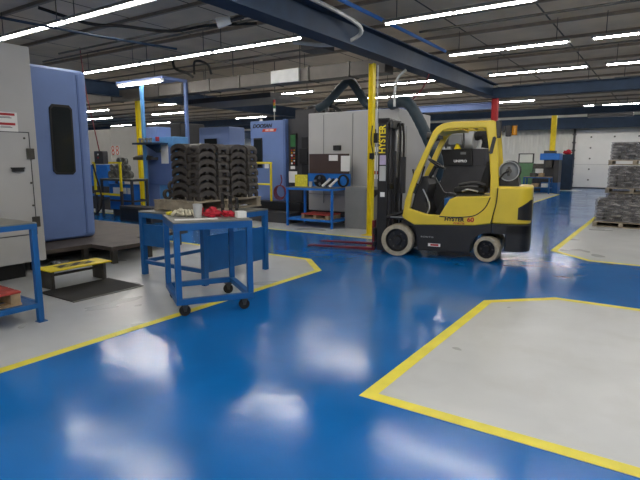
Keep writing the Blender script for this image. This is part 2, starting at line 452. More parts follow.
for yy, xs in ((5.3,(-17.5,-22)), (8.55,(-19.5,-25)), (11.85,(-18.5,-24,-30)), (15.2,(-25,-31)), (18.1,(-23,-29,-36))):  # rows carried on leftwards, with hidden strips added to brighten the far bays
    for x0 in xs: make_light('l', EX, x0, x0+2.5, yy, 'strip lights extended as fill in the left bays')
BH = 'added white fill strip light behind the camera, outside the picture'
for yy, xs in ((-4.9,(-4,-1,2,5)), (-1.6,(3.2,)), (-3.2,(-3.5,0,3.5)), (.2,(-3.2,-.4,2.6))):  # unseen strips added to brighten the sides that face the camera
    for x0 in xs: make_light('l', BH, x0, x0+2.5, yy, 'added fill strip lights behind the camera')
FAR = 'white strip light far back under the hall ceiling'
for yy, xs in ((22.4, (-33,-29,-21,-16.5,-12,-6.95)), (26, (-38,-33,-27,-20,-15,-9,-5.2,-2.6)), (29.6, (-38,-31,-24,-15,-10,-7.4,-4.8,-2.2,.4))):  # extra strips added to the back row to brighten the dock door
    for x0 in xs: make_light('l', FAR, x0, x0+2.3, yy, 'far strip lights at the back of the hall', hang=False)
for (xx, yy) in ((-24.3,23.2), (-29.8,30.5)): make_light('l', 'white strip light running lengthwise deep in the hall', xx-1.2, xx+1.2, yy, 'far strip lights at the back of the hall', 3.75, 'y', True)

# ---------------------------------------------------------------- duct, pipes, hoses overhead
t = thing('ceiling_duct', 'long galvanised square air duct hung across the hall ceiling', 'air duct', (-10, 10.4, 3.5))
MB().box(-22, -5.2, 10.2, 10.6, 3.46, 3.76).build('duct_body', 'galv', t)
for xx in (-19.5,-17.2,-14.9,-12.6,-11.6,-10.5,-9.4,-8.3,-7.2,-6.1): MB().box(xx-.02, xx+.02, 10.17, 10.63, 3.44, 3.78).build('flange', 'dsteel', t)
MB().box(-8.3, -7.45, 10.14, 10.2, 3.46, 3.76).build('access_panel', 'drum', t)
for xx in (-17,-13,-9.8,-7.6): MB().cyl((xx,10.4,3.8),(xx,10.4,ZC),.01,6).build('hanger', 'dgray', t)
tag(MB().tube([(-8.15,-2,3.62),(-8.05,3.7,3.6),(-7.9,5.3,3.6),(-7.6,6.6,3.6)],.02,10).build('ceiling_pipe','navy'), 'thin blue air pipe crossing under the strip lights at top left', 'pipe')
tag(MB().tube([(-4.5,-2,4.1),(-4.5,10,4.1),(-4.55,12,4.12)],.035,10).build('ceiling_pipe','blue2'), 'bright blue pipe lying along the top of the navy beam', 'pipe')
tag(MB().tube([(-4.62,5.2,4.0),(-4.62,7.6,3.95),(-4.66,8.2,3.8),(-5.1,8.0,3.62),(-5.7,7.6,3.66)],.035,8,6).build('ceiling_conduit','drum'), 'pale bent conduit curling under the navy beam', 'conduit')
for k, (y, z, x0, x1) in enumerate(((6.9,4.05,-12,-5.3),(7.6,4.18,-14,-5.2),(9.9,4.1,-4.3,4),(13.4,4.15,-4.2,4),(10.0,4.12,-16,-5.4),(13.2,4.0,-18,-5.2),(16.4,3.85,-30,-5),(20.3,3.8,-34,-6),(23.6,3.75,-34,-3))):
    tag(MB().tube([(x0,y,z),(x1,y,z)],.022,6).build('ceiling_pipe','dsteel'), 'thin dark ceiling pipe in line with the '+['cabinet light','casting cart','lift truck roof','far lift truck lights','duct front','gray machine','work cell roof','blue crossbar','dock door side'][k], 'pipe')
tag(MB().tube([(-9.6,5.2,4.3),(-9.2,5.9,4.12),(-8.6,6.2,4.05),(-8,6.8,4.0),(-7.4,7.2,4.1),(-6.8,7.9,4.2)],.03,8,6).build('ceiling_cable','rubber'), 'black cable sagging in curves beneath the top left ceiling', 'cable')
tag(MB().tube([(-11.6,9.9,4.45),(-11.5,9.9,4.1),(-11.1,9.95,3.95),(-10.9,10,3.82)],.035,8,6).build('ceiling_cable','rubber'), 'black cable bending down onto the galvanised duct', 'cable')
tag(MB().tube([(-10.2,10.0,3.84),(-10.3,9.95,4.1),(-10.7,9.9,4.2),(-10.85,10,3.9)],.03,8,6).build('ceiling_cable','rubber'), 'black cable loop arching over the galvanised duct', 'cable')
t = thing('flood_light', 'small white flood lamp clipped under the navy beam', 'lamp', (-5.3, 5.54, 3.5))
MB().cyl((-5.42,5.46,3.5),(-5.26,5.56,3.54),.075,16,.05).build('reflector','white',t)
MB().cyl((-5.26,5.56,3.54),(-5.08,5.62,3.57),.03,10).build('socket','dgray',t)
MB().tube([(-5.08,5.62,3.57),(-4.9,5.7,3.58)],.015,6).build('clamp','dgray',t)
tag(MB().box(-5.9,-5.4,8.1,8.5,3.62,4.4).build('ceiling_junction_box','dgray',None,.01), 'dark square box fixed beside the navy beam, at the strip light end', 'box')
tag(MB().tube([(-7.75,11.4,2.93),(-7.45,11.4,3.07),(-7.0,11.4,3.45),(-6.81,11.4,3.55),(-6.65,11.4,3.44),(-6.33,11.4,3.0),(-6.15,11.4,2.91)],.105,14,6,.06).build('hanging_hose','teal',None,0,True), 'thick teal hose arching in an upturned V over the gray machine', 'hose')
tag(MB().tube([(-5.35,10.85,2.85),(-5.0,10.7,2.88),(-4.78,10.62,2.78),(-4.55,10.6,2.45),(-4.3,10.64,1.95),(-4.14,10.7,1.58),(-4.25,10.9,1.2),(-4.7,11.2,.95),(-4.95,11.5,.9)],.12,14,6,.05).build('hanging_hose','teal',None,0,True), 'thick teal hose dropping behind the lift truck mast', 'hose')
tag(MB().tube([(-5.05,10.4,2.75),(-5.05,10.4,3.1),(-4.98,10.4,3.35),(-4.8,10.4,3.5)],.03,8,5).build('hanging_cable','drum'), 'pale cable rising from behind the mast to the beam', 'cable')
tag(MB().tube([(-4.6,11.2,3.5),(-4.75,11.2,3.2),(-4.95,11.1,2.95),(-4.98,11,2.8)],.015,6,5).build('hanging_cable','hosered'), 'thin red cord dangling from the beam behind the mast', 'cord')
t = thing('ceiling_unit_heater', 'flat dark unit heater hung under the duct, over the casting stacks', 'heater', (-11, 12, 3.3))
MB().box(-13.3,-9.6,11.7,13.2,3.38,3.52).build('canopy','dgray',t)
for xx in (-13,-10): MB().cyl((xx,12.4,3.5),(xx,12.4,ZC),.012,6).build('hanger','dgray',t)
t = thing('ceiling_fan_heater', 'dark box heater hanging over the dock door aisle', 'heater', (-3, 28, 3.6))
MB().box(-3.4,-1.5,28.0,28.4,3.62,3.86).build('heater_body','dgray',t,.02)
for xx in (-3.1,-1.8): MB().cyl((xx,28.2,3.86),(xx,28.2,ZC),.015,6).build('hanger','dgray',t)

# ---------------------------------------------------------------- helpers for shop furniture
def bench(name, label, cat, x0, x1, y0, y1, h, sh, frame, topm, w=.05, group=None, shelf=True, th=.05):
    t = thing(name, label, cat, ((x0+x1)/2, (y0+y1)/2, 0), 0, group)
    MB().box(x0, x1, y0, y1, h-.012, h).build('top', topm, t)
    MB().box(x0, x1, y0, y0+.04, h-.012-th, h-.0121).box(x0, x1, y1-.04, y1, h-.012-th, h-.0121).box(x0, x0+.04, y0+.04, y1-.04, h-.012-th, h-.0121).box(x1-.04, x1, y0+.04, y1-.04, h-.012-th, h-.0121).build('top_rail', frame, t)
    for xx, yy in ((x0,y0),(x1-w,y0),(x0,y1-w),(x1-w,y1-w)): MB().box(xx, xx+w, yy, yy+w, 0, h-.0122-th).build('leg', frame, t, .004)
    MB().box(x0+w, x1-w, y0, y0+.035, sh-.05, sh).box(x0+w, x1-w, y1-.035, y1, sh-.05, sh).box(x0, x0+.035, y0+w, y1-w, sh-.05, sh).box(x1-.035, x1, y0+w, y1-w, sh-.05, sh).build('lower_rail', frame, t)
    if shelf: MB().box(x0+.036, x1-.036, y0+.036, y1-.036, sh-.02, sh-.004).build('shelf', frame, t)
    return t

def pallet(label, x0, x1, y0, y1, z0, h, material, top=None, group=None, boards=7, along='x'):
    """boards run along X (or Y), stringers across"""
    t = thing('wooden_pallet', label, 'pallet', ((x0+x1)/2, (y0+y1)/2, z0), 0, group)
    bt = min(.022, h*.18)
    m = MB(); mb = MB(); W = (y1-y0) if along == 'x' else (x1-x0); p = W/boards
    for i in range(boards):
        a = i*p + p*.1; b = (i+1)*p - p*.1
        if i == 0: a = 0
        if i == boards-1: b = W
        if along == 'x': m.box(x0, x1, y0+a, y0+b, z0+h-bt, z0+h)
        else: m.box(x0+a, x0+b, y0, y1, z0+h-bt, z0+h)
        if i in (0, boards//2, boards-1):
            if along == 'x': mb.box(x0, x1, y0+a, y0+b, z0, z0+bt)
            else: mb.box(x0+a, x0+b, y0, y1, z0, z0+bt)
    m.build('deck_boards', top or material, t, .003); mb.build('bottom_boards', material, t)
    for k in range(3):
        if along == 'x':
            c = x0 + .05 + k*(x1-x0-.1)/2; MB().box(c-.045, c+.045, y0+.01, y1-.01, z0+bt, z0+h-bt).build('stringer', material, t)
        else:
            c = y0 + .05 + k*(y1-y0-.1)/2; MB().box(x0+.01, x1-.01, c-.045, c+.045, z0+bt, z0+h-bt).build('stringer', material, t)
    return t

# ---------------------------------------------------------------- left: control cabinet, blue machine, platform
t = thing('control_cabinet', 'tall light gray control cabinet at the left picture edge', 'cabinet', (-7.55, 2, 0))
MB().box(-8.1, -7.0, .3, 3.63, .24, 3.05).build('body', 'gray', t, .012)
MB().box(-8.0, -7.25, .4, 3.45, 0, .24).build('plinth', 'black', t)
d = MB().box(-7.0, -6.985, 1.6, 3.52, .62, 1.95).build('door', 'gray', t, .006)
MB().box(-7.0,-6.994,1.58,3.535,1.95,1.962).box(-7.0,-6.994,1.58,3.535,.608,.62).box(-7.0,-6.994,3.52,3.535,.62,1.95).build('door_gap', 'dgray', d)
MB().box(-6.985, -6.95, 3.27, 3.41, 1.45, 1.49).box(-6.985,-6.94,3.26,3.42,1.49,1.505).build('handle', 'black', d)
for zz in (1.68, .78): MB().box(-6.985, -6.965, 3.47, 3.57, zz-.07, zz+.07).build('hinge', 'dsteel', d, .005)
m = MB()
for yy, zz in ((2.6,1.88),(3.46,1.88),(3.5,1.3),(3.5,1.0),(2.6,.68)): m.cyl((-6.985,yy,zz),(-6.977,yy,zz),.014,10)
m.build('door_screw', 'dsteel', d)
sg = MB().box(-7.0, -6.993, 2.75, 3.4, 1.96, 2.2).build('warning_sign', 'paper', t)
sg['label'] = 'white warning sign with red headings'
for zz in (2.17, 2.05):
    for ya, yb in ((2.8,2.99),(3.17,3.37)): MB().box(-6.993, -6.99, ya, yb, zz-.012, zz+.018).build('sign_heading', 'red', sg)
    MB().lathe([(.045,0),(.045,.003),(.033,.003),(.033,0)], (-6.993, 3.08, zz-.012), 'x', 20).box(-6.993,-6.99,3.045,3.115,zz-.02,zz-.005).build('sign_symbol', 'red' if zz < 2.1 else 'black', sg)
    MB().box(-6.993,-6.991,2.82,2.97,zz-.045,zz-.035).box(-6.993,-6.991,3.19,3.33,zz-.045,zz-.035).box(-6.993,-6.991,2.82,2.95,zz-.03,zz-.024).box(-6.993,-6.991,3.19,3.31,zz-.03,zz-.024).build('sign_print', 'mgray', sg)

t = thing('machining_center', 'blue machine tool with dark window beside the gray control cabinet', 'machine', (-9.3, 4.2, .28))
MB().box(-10.6, -8.2, 3.62, 5.17, .28, 3.07).build('body', 'lblue', t, .09, False, 4)
d = MB().box(-8.2, -8.185, 3.72, 4.93, .32, 3.02).build('door', 'lblue', t, .006)
wf = MB().prism([(4.46,1.42),(4.51,1.37),(4.79,1.36),(4.84,1.41),(4.85,2.42),(4.8,2.48),(4.52,2.48),(4.47,2.42)], -8.185, -8.165, 'x').build('window_frame', 'black', d, .006)
MB().prism([(4.49,1.44),(4.53,1.405),(4.77,1.395),(4.81,1.43),(4.815,2.4),(4.78,2.44),(4.54,2.44),(4.5,2.4)], -8.165, -8.16, 'x').build('window_glass', 'glass', wf)
MB().box(-8.185, -8.15, 4.02, 4.12, 1.36, 1.66).build('switch', 'white', d, .006)
MB().box(-8.2, -8.188, 4.97, 5.0, .35, 2.98).build('edge_strip', 'lblue_d', t)

t = thing('machine_platform', 'dark steel platform with legs under the blue machine', 'platform', (-8.6, 5, 0))
MB().box(-10.8, -7.5, 3.65, 6.6, .22, .28).box(-7.5, -6.95, 4.6, 5.45, .22, .28).build('deck', 'deck', t)
for xx, yy in ((-7.05,4.7),(-7.05,5.35),(-7.6,4.55),(-7.6,3.75),(-7.6,6.45),(-9.2,6.45),(-10.6,6.45)): MB().box(xx-.04, xx+.04, yy-.04, yy+.04, 0, .22).build('leg', 'dsteel', t)
MB().box(-10.4, -8.3, 3.75, 5.6, 0, .215).build('machine_base', 'black', t)
m = MB(); m.blob((-7.3, 3.95, .07), .15, .12, .07, 3, .25)
tag(m.build('plastic_bag', 'steel', None, 0, True), 'shiny crumpled bag lying under the dark platform edge', 'bag')

t = thing('step_stool', 'low yellow and black step in front of the blue machine', 'step', (-6.35, 3.63, 0))
MB().box(-6.52, -6.15, 3.22, 4.06, .235, .25).build('tread', 'yellow_s', t, .003)
MB().box(-6.42, -6.25, 3.4, 3.88, .2502, .253).build('grip_strip', 'stripe', t)
for yy in (3.27, 3.98): MB().box(-6.46, -6.2, yy-.02, yy+.02, 0.003, .234).build('leg', 'dsteel', t)
MB().box(-6.46, -6.42, 3.29, 3.96, .12, .15).build('brace', 'dsteel', t)
t = thing('rubber_mat', 'black ribbed rubber mat on the floor under the yellow step', 'mat', (-5.8, 3.55, 0))
MB().box(-6.19, -5.47, 3.08, 4.02, 0.003, .015).build('mat_sheet', 'rubber', t, .005)
MB().box(-5.47, -5.435, 3.08, 4.02, 0.003, .012).build('mat_edge', 'plate', t)

# ---------------------------------------------------------------- left front bench
bench('workbench', 'blue framed gray topped bench in the lower left corner', 'bench', -6.0, -5.05, .9, 2.55, 1.0, .2, 'blue', 'plate', .055)
MB().box(-5.115,-5.03,2.485,2.57,0.003,.01).build('foot_plate','blue',bpy.data.objects['workbench'])
pallet('red topped wooden pallet on the bottom shelf of the corner bench', -5.85, -5.12, 1.0, 2.38, .2, .14, 'wood', 'redwood', along='y', boards=6)

# ---------------------------------------------------------------- caster cart (turned)
CA = math.atan2(.65, .41)
CX0, CY0, CT = -4.16, 3.92, .985
t = thing('tool_cart', 'blue welded cart on four black casters', 'cart', (CX0, CY0, 0), CA)
hx, hy = .405, .43
MB().box(-hx, hx, -hy, hy, CT-.015, CT).build('top', 'plate', t)
MB().box(-hx, hx, -hy, -hy+.05, CT-.085, CT-.0152).box(-hx, hx, hy-.05, hy, CT-.085, CT-.0152).box(-hx, -hx+.05, -hy+.05, hy-.05, CT-.085, CT-.0152).box(hx-.05, hx, -hy+.05, hy-.05, CT-.085, CT-.0152).build('top_rail', 'blue', t)
for a, b in ((-hx,-hy),(hx-.06,-hy),(-hx,hy-.06),(hx-.06,hy-.06)): MB().box(a, a+.06, b, b+.06, .19, CT-.085).build('leg', 'blue', t, .004)
MB().box(-hx, hx, -hy, -hy+.06, .13, .19).box(-hx, hx, hy-.06, hy, .13, .19).box(-hx, -hx+.06, -hy+.06, hy-.06, .13, .19).box(hx-.06, hx, -hy+.06, hy-.06, .13, .19).build('lower_rail', 'blue', t, .004)
for a in (-1, 1):
    for b in (-1, 1):
        c = Vector((a*(hx-.09), b*(hy-.07), .058))
        k = MB().box(c.x-.04, c.x+.04, c.y-.04, c.y+.04, .12, .1298).prism([(c.x-.03,.12),(c.x+.03,.12),(c.x+.012,.05),(c.x-.012,.05)], c.y-.03, c.y-.024).prism([(c.x-.03,.12),(c.x+.03,.12),(c.x+.012,.05),(c.x-.012,.05)], c.y+.024, c.y+.03).build('caster', 'dsteel', t)
        MB().lathe([(.0,-.02),(.05,-.02),(.058,-.012),(.058,.012),(.05,.02),(.0,.02)], (c.x, c.y, .058), 'y', 24).build('wheel', 'rubber', k, 0, True)
        if a < 0 < b: MB().box(c.x-.02, c.x+.02, c.y+.03, c.y+.12, .02, .04).build('brake_pedal', 'dsteel', k)
def oncart(x, y, z=0): return Matrix.Translation((CX0, CY0, 0)) @ Matrix.Rotation(CA, 4, 'Z') @ Vector((x, y, z))
ROT = Matrix.Rotation(CA, 4, 'Z')
p = oncart(-.22, .22); m = MB()
m.blob((p.x, p.y, CT+.035), .06, .06, .045, 0, .25)
for k in range(4): q = oncart(-.22+.03*k, .22-.05); r_ = oncart(-.23+.04*k, .22-.15-.02*(k%2)); m.tube([(q.x,q.y,CT+.05),((q.x+r_.x)/2,(q.y+r_.y)/2,CT+.06),(r_.x,r_.y,CT+.016)], .016, 8, 4)
q = oncart(-.28,.26); r_ = oncart(-.33,.18); m.tube([(q.x,q.y,CT+.05),(r_.x,r_.y,CT+.017)], .017, 8)
tag(m.build('work_gloves', 'whitecloth', None, 0, True), 'crumpled pale work glove lying on the cart top', 'gloves')
p = oncart(-.33, .36)
tag(MB().blob((p.x,p.y,CT+.017),.045,.035,.018,8,.3).build('work_glove','yellowpaper',None,0,True), 'small yellowish glove at the left cart corner', 'glove')
p = oncart(-.1, -.1)
m = MB().lathe([(0,0),(.04,0),(.052,.15),(.048,.15),(.036,.006),(0,.006)], (p.x, p.y, CT+.001), 'z', 24)
tag(m.build('cup', 'drum', None, 0, True), 'clear gray plastic cup on the blue cart', 'cup')
for k, (a, b, sx, sy, hh) in enumerate(((.06,-.07,.075,.07,.05),(.23,-.08,.07,.06,.035),(-.03,.14,.05,.04,.045),(.1,.13,.06,.05,.045))):
    p = oncart(a, b); m = MB().blob((p.x, p.y, CT+hh*.82), sx, sy, hh, 20+k, .35)
    tag(m.build('shop_rag', 'redcloth', None, 0, True), ['large red rag heaped in the middle of the cart top','flat red rag beside the white box on the cart','small red rag behind the clear cup','red rag behind the large heaped one'][k], 'rag', 'red rags on the cart')
p = oncart(.33, -.25)
tag(MB().box(-.05,.05,-.06,.06,0,.07).xf(Matrix.Translation((p.x,p.y,CT+.001)) @ ROT).build('small_box','paper',None,.005), 'small white box at the front end of the cart', 'box')
p = oncart(-.22, -.22)
tag(MB().box(-.14,.3,-.06,.06,0,.004).xf(Matrix.Translation((p.x,p.y,CT+.001)) @ Matrix.Rotation(CA-.1,4,'Z')).build('paper_sheet','paper'), 'white paper sheet along the front edge of the cart', 'paper')
p = oncart(-.02, .34)
tag(MB().box(-.1,.1,-.07,.07,0,.05).xf(Matrix.Translation((p.x,p.y,CT+.001)) @ ROT).build('tool_case','black',None,.01), 'low black case at the back of the cart top', 'case')
for k, (a, b) in enumerate(((.22,.12),(.3,.08),(.36,.03))):
    p = oncart(a, b)
    t = thing('clamp_post', 'black upright toolholder on the cart, '+['nearest the red rag heap','between its two neighbours','closest to the far corner'][k], 'tool', (p.x, p.y, CT+.001), 0, 'black toolholders on the cart')
    MB().lathe([(0,0),(.04,0),(.04,.03),(.0,.03)],(p.x,p.y,CT+.001),'z',16).build('base','black',t)
    MB().cyl((p.x,p.y,CT+.031),(p.x,p.y,CT+(.25,.215,.2)[k]),.02,12).build('shaft','black',t)
    MB().cyl((p.x,p.y,CT+.08),(p.x,p.y,CT+.12),.028,12).build('collar','dsteel',t)

# ---------------------------------------------------------------- table with side panels and the casting stacks
t = thing('bin_table', 'blue steel table with solid end panel carrying the pallet of castings', 'table', (-5.4, 5.1, 0))
x0,x1,y0,y1 = -6.05,-4.77,4.45,5.72
for a, b in ((x0,y0),(x1-.07,y0),(x0,y1-.07),(x1-.07,y1-.07)): MB().box(a, a+.07, b, b+.07, 0, .88).build('leg', 'blue', t, .004)
MB().box(x0+.07, x1-.07, y0+.005, y0+.06, .81, .88).box(x0+.07, x1-.07, y1-.06, y1-.005, .81, .88).box(x0+.005, x0+.06, y0+.07, y1-.07, .81, .88).box(x1-.06, x1-.005, y0+.07, y1-.07, .81, .88).build('top_rail', 'blue', t)
MB().box(x0+.07, x1-.07, y0+.01, y0+.05, .16, .21).box(x0+.07, x1-.07, y1-.05, y1-.01, .16, .21).box(x0+.01, x0+.05, y0+.07, y1-.07, .16, .21).build('lower_rail', 'blue', t)
MB().box(x1-.05, x1-.03, y0+.07, y1-.07, .16, .64).build('end_panel', 'blue', t)
MB().box(x0+.07, x0+.5, y0+.02, y0+.04, .42, .72).build('front_panel', 'blue', t)
MB().box(x0, x1, y0, y1, .8802, .9).build('top', 'plate', t)

pallet('weathered wooden pallet under the black casting stacks on the blue table', -5.98, -5.15, 4.66, 6.02, .9, .15, 'wood_g', along='y', boards=7)
def casting_mesh():
    """saddle casting: half ring arch with diaphragm, feet and notched flanks; arch faces +X, 0.30 wide (Y), 0.2 deep (X)"""
    m = MB()
    E = lambda a, c, h, k: [(a*math.cos(PI*i/k), c + h*math.sin(PI*i/k)) for i in range(k+1)]
    out = ([(.15,0)] + E(.15,.055,.075,14) + [(-.15,0)])
    inn = ([(-.124,0)] + E(.124,.012,.058,14)[::-1] + [(.124,0)])
    for a, b in ((.045,.1),(-.1,-.045)): m.prism(out+inn, a, b, 'x')
    m.prism(E(.15,.055,.075,14) + E(.124,.012,.058,14)[::-1][2:-2], -.0449, .0449, 'x')
    m.prism(E(.1238,.012,.0578,14) + [(x, .002 + max(0, -.045 + .075*math.sqrt(1-(x/.15)**2))) for x in (-.118,-.09,-.06,-.03,0,.03,.06,.09,.118)], -.012, .012, 'x')   # diaphragm
    m.prism([(-.016,.046),(.016,.046),(.026,.07),(-.026,.07)], .06, .106, 'x')   # boss under the crown
    for y in (-.137, .137): m.prism([(y-.01,.02),(y+.01,.02),(y+.01,.06),(y-.01,.06)], .1, .106, 'x')
    m.xf(Matrix.Diagonal((1.04, 1.08, 1.06, 1)))
    return m
CG = 'black saddle castings stacked on the pallet'
proto = None
cols = [(-5.28, 4.95, 0, 'corner'), (-5.33, 5.26, 90, 'second'), (-5.28, 5.56, 0, 'third'), (-5.33, 5.87, 90, 'end'), (-5.57, 4.9, 90, 'narrow side')]
colname = ['corner stack facing the cart','stack just right of the corner stack','third stack of the long row','last stack at the lift truck end','stack left of the corner stack']
for ci, (cx, cy, rz, nm) in enumerate(cols):
    for k in range(7):
        z = 1.0502 + k*.1058
        lab = 'dark saddle casting, %s, in the %s' % (['bottom piece','second from bottom','third from bottom','middle piece','third from top','second from top','top piece'][k], colname[ci])
        if proto is None:
            proto = casting_mesh().build('saddle_casting', 'cast', None, .006)
            proto.location = (0,0,0); o = proto
        else:
            o = proto.copy(); COL.objects.link(o)
        tag(o, lab, 'casting', CG)
        jit = random.uniform(-.008, .008)
        o.location = (cx+jit, cy+random.uniform(-.006,.006), z); o.rotation_euler = (0,0,R(rz)+random.uniform(-.03,.03))
# the small castings heaped at the back of the pallet
for k, (a, b, c) in enumerate(((-5.84,4.8,1.121),(-5.86,5.0,1.121),(-5.86,5.2,1.121),(-5.85,4.9,1.235))):
    m = MB().lathe([(.07,-.03),(.045,-.03),(.045,.03),(.07,.03)], (a,b,c), 'x', 20)
    tag(m.build('ring_casting','cast',None,.004), 'small dark ring casting at the pallet edge, '+['front one','middle one','rear one','resting on two others'][k], 'casting', 'small ring castings on the pallet')

# ---------------------------------------------------------------- work cell behind the table
t = thing('work_cell', 'blue work cell with lamp canopy and shelf behind the casting stacks', 'machine', (-11.7, 9.8, 0))
MB().box(-12.6, -12.02, 9.6, 10.1, 0, 2.53).build('cabinet', 'lblue', t, .02)
MB().box(-12.018, -11.3, 9.6, 10.1, 0, 2.24).build('side_cabinet', 'sky', t, .02)
MB().box(-12.4, -11.3, 9.54, 9.6, 2.0, 2.22).build('front_rail', 'sky', t)
MB().box(-12.4, -11.35, 9.55, 9.598, .9, 1.95).build('back_panel', 'lblue_d', t)
for xx, yy in ((-12.2,9.3),(-11.4,10.16)): MB().box(xx-.04, xx+.04, yy-.04, yy+.04, 0, 3.74).build('post', 'lblue_d' if xx > -12 else 'sky', t)
MB().box(-13.4, -11.36, 9.34, 9.42, 3.741, 3.82).box(-11.44,-11.36,9.42,10.2,3.741,3.82).box(-12.3,-11.44,9.42,10.15,3.79,3.81).build('canopy', 'lblue_d', t)
lf = MB().box(-13.2, -11.3, 9.22, 9.338, 3.68, 3.74).build('lamp_housing', 'white', t)
MB().cyl((-13.15,9.27,3.66),(-11.35,9.27,3.66),.014,8).build('lamp_tube', 'tube', lf)
MB().box(-12.35, -11.5, 9.0, 9.55, 2.02, 2.07).prism([(-12.2,2.02),(-11.55,2.02),(-11.55,1.8),(-11.7,1.8)], 9.3, 9.34).build('shelf', 'navy', t)
sp = MB().box(-11.8, -11.5, 9.53, 9.54, 1.5, 2.03).build('notice_sheet', 'paper', t)
MB().box(-12.75,-11.95,9.3,9.548,1.6,1.68).tube([(-12.7,9.35,1.66),(-12.3,9.35,1.7),(-12,9.4,1.66)],.05,8,4).build('spindle_arm', 'dsteel', t)
MB().box(-11.95,-11.85,9.48,9.54,2.12,2.24).build('stop_button','red',t)
for k in range(4):
    x = -12.25 + k*.15
    tag(MB().lathe([(0,0),(.035,0),(.035,.07),(.05,.08),(.05,.12),(0,.14)], (x, 9.2, 2.0702), 'z', 14).build('tool_holder','steel',None,0,True), 'small steel toolholder on the cell shelf, '+['next to the yellow column','second along','third along','at the open end'][k], 'tool', 'toolholders on the cell shelf')
# bench in front of the cell with ring castings
t = bench('workbench', 'gray topped bench with dark legs by the yellow column', 'bench', -13.5, -12.05, 8.7, 9.25, 1.08, .5, 'dgray', 'plate', .06, None, False)
for k, (x, z) in enumerate(((-13.38,0),(-13.16,0),(-12.94,0),(-12.72,0),(-12.5,0),(-13.27,.19),(-13.05,.19),(-12.83,.19),(-12.61,.19),(-12.94,.38),(-12.72,.38))):
    m = MB().lathe([(.105,-.05),(.06,-.05),(.06,.05),(.105,.05)], (x, 9.0, 1.187+z), 'y', 20)
    tag(m.build('ring_casting', 'plate', None, .006), 'dark steel ring in the heap on the gray bench by the yellow column', 'casting', 'steel rings heaped on the gray bench')
# blue parts bins and yellow guard rail
t = thing('parts_bin', 'blue steel bin with pale front label below the gray bench', 'bin', (-12.6, 9, .2))
MB().box(-13.3, -12.3, 8.85, 9.15, .2, .92).build('bin_body', 'blue2', t, .01)
MB().box(-13.1,-12.5,8.835,8.849,.66,.83).box(-12.45,-12.33,8.835,8.849,.66,.83).build('label_plate','paper',t)
for xx in (-13.25,-12.4): MB().box(xx, xx+.05, 8.9, 9.1, 0, .2).build('leg','dgray',t)
t = thing('floor_plinth', 'low dark plinth on the floor right of the blue bin', 'plinth', (-11, 8.8, 0))
MB().box(-12.0,-10.7,8.25,8.65,0,.4).build('plinth_body','dgray',t,.01)
MB().box(-11.95,-10.75,8.24,8.25,.05,.35).build('plinth_panel','black',t)
t = thing('guard_rail', 'yellow guard rail beside the blue machine door', 'railing', (-13, 8.6, 0))
MB().box(-13.6,-12.3,8.56,8.61,1.5,1.55).build('top_bar','yellow_s',t)
MB().box(-13.6,-12.35,8.56,8.61,.62,.68).build('mid_bar','yellow_s',t)
for xx, ml in ((-13.55,'yellow_s'),(-12.35,'yellow_s')): MB().box(xx-.03,xx+.03,8.56,8.61,.75,1.5).build('post',ml,t)
for xx in (-13.55,-12.35): MB().box(xx-.035,xx+.035,8.555,8.615,0,.75).build('post_base','dgray',t)
t = thing('equipment_rack', 'dark and blue equipment cabinet behind the yellow guard rail', 'cabinet', (-15, 10, 0))
MB().box(-15.9,-14.9,9.9,10.5,.75,1.45).build('blue_box','blue2',t,.02)
MB().box(-15.95,-14.85,9.88,10.52,0,.3).build('base','dgray',t)
MB().box(-15.9,-14.9,9.9,10.5,.3,.75).build('drawer_block','dgray',t)
MB().box(-15.92,-14.88,9.86,9.9,.42,.5).build('drawer_lip','blue2',t)
t = thing('hanging_control_pendant', 'dark control box hanging on a thin red cable by the blue door', 'control box', (-12.1,7.9,1.6))
MB().tube([(-12.75,7.9,4.45),(-12.62,7.9,3.4),(-12.35,7.9,2.4),(-12.2,7.9,1.83)],.014,6,5).build('cable','hosered',t)
MB().box(-12.36,-11.98,7.84,8.0,1.5,1.83).build('control_box','dgray',t,.02)
for k in range(3): MB().cyl((-12.17,7.84,1.58+.08*k),(-12.17,7.825,1.58+.08*k),.022,10).build('button',('black','red','white')[k],t)
tag(MB().tube([(-11.7,7.0,1.6),(-11.75,7.0,.9),(-11.7,7.0,.55),(-11.45,7.0,.36),(-11.15,7.0,.33),(-10.9,7.0,.5),(-10.85,7.0,.8),(-11.1,7.0,1.5)],.02,8,6).build('hanging_hose','rubber'), 'black hose hanging in a long loop beside the blue door', 'hose')
# white enclosure far behind on the left
t = thing('machine_enclosure', 'large white machine enclosure behind the yellow guard rail', 'machine', (-22, 16, 0))
MB().box(-25.5,-22.2,15,18,0,3.05).build('left_panel','white_m',t,.03)
MB().box(-22.18,-18.4,15,18,0,3.12).build('right_panel','white_m',t,.03)
lp = MB().box(-22.15,-21.5,14.97,14.999,1.85,2.25).build('warning_label','paper',t)
m = MB()
for i in range(2):
    for j in range(2): m.lathe([(.11,0),(.11,-.01),(.07,-.01),(.07,0)], (-22.0+.33*i, 14.97, 1.95+.2*j), 'y', 16)
m.build('label_symbol','ordred',lp)

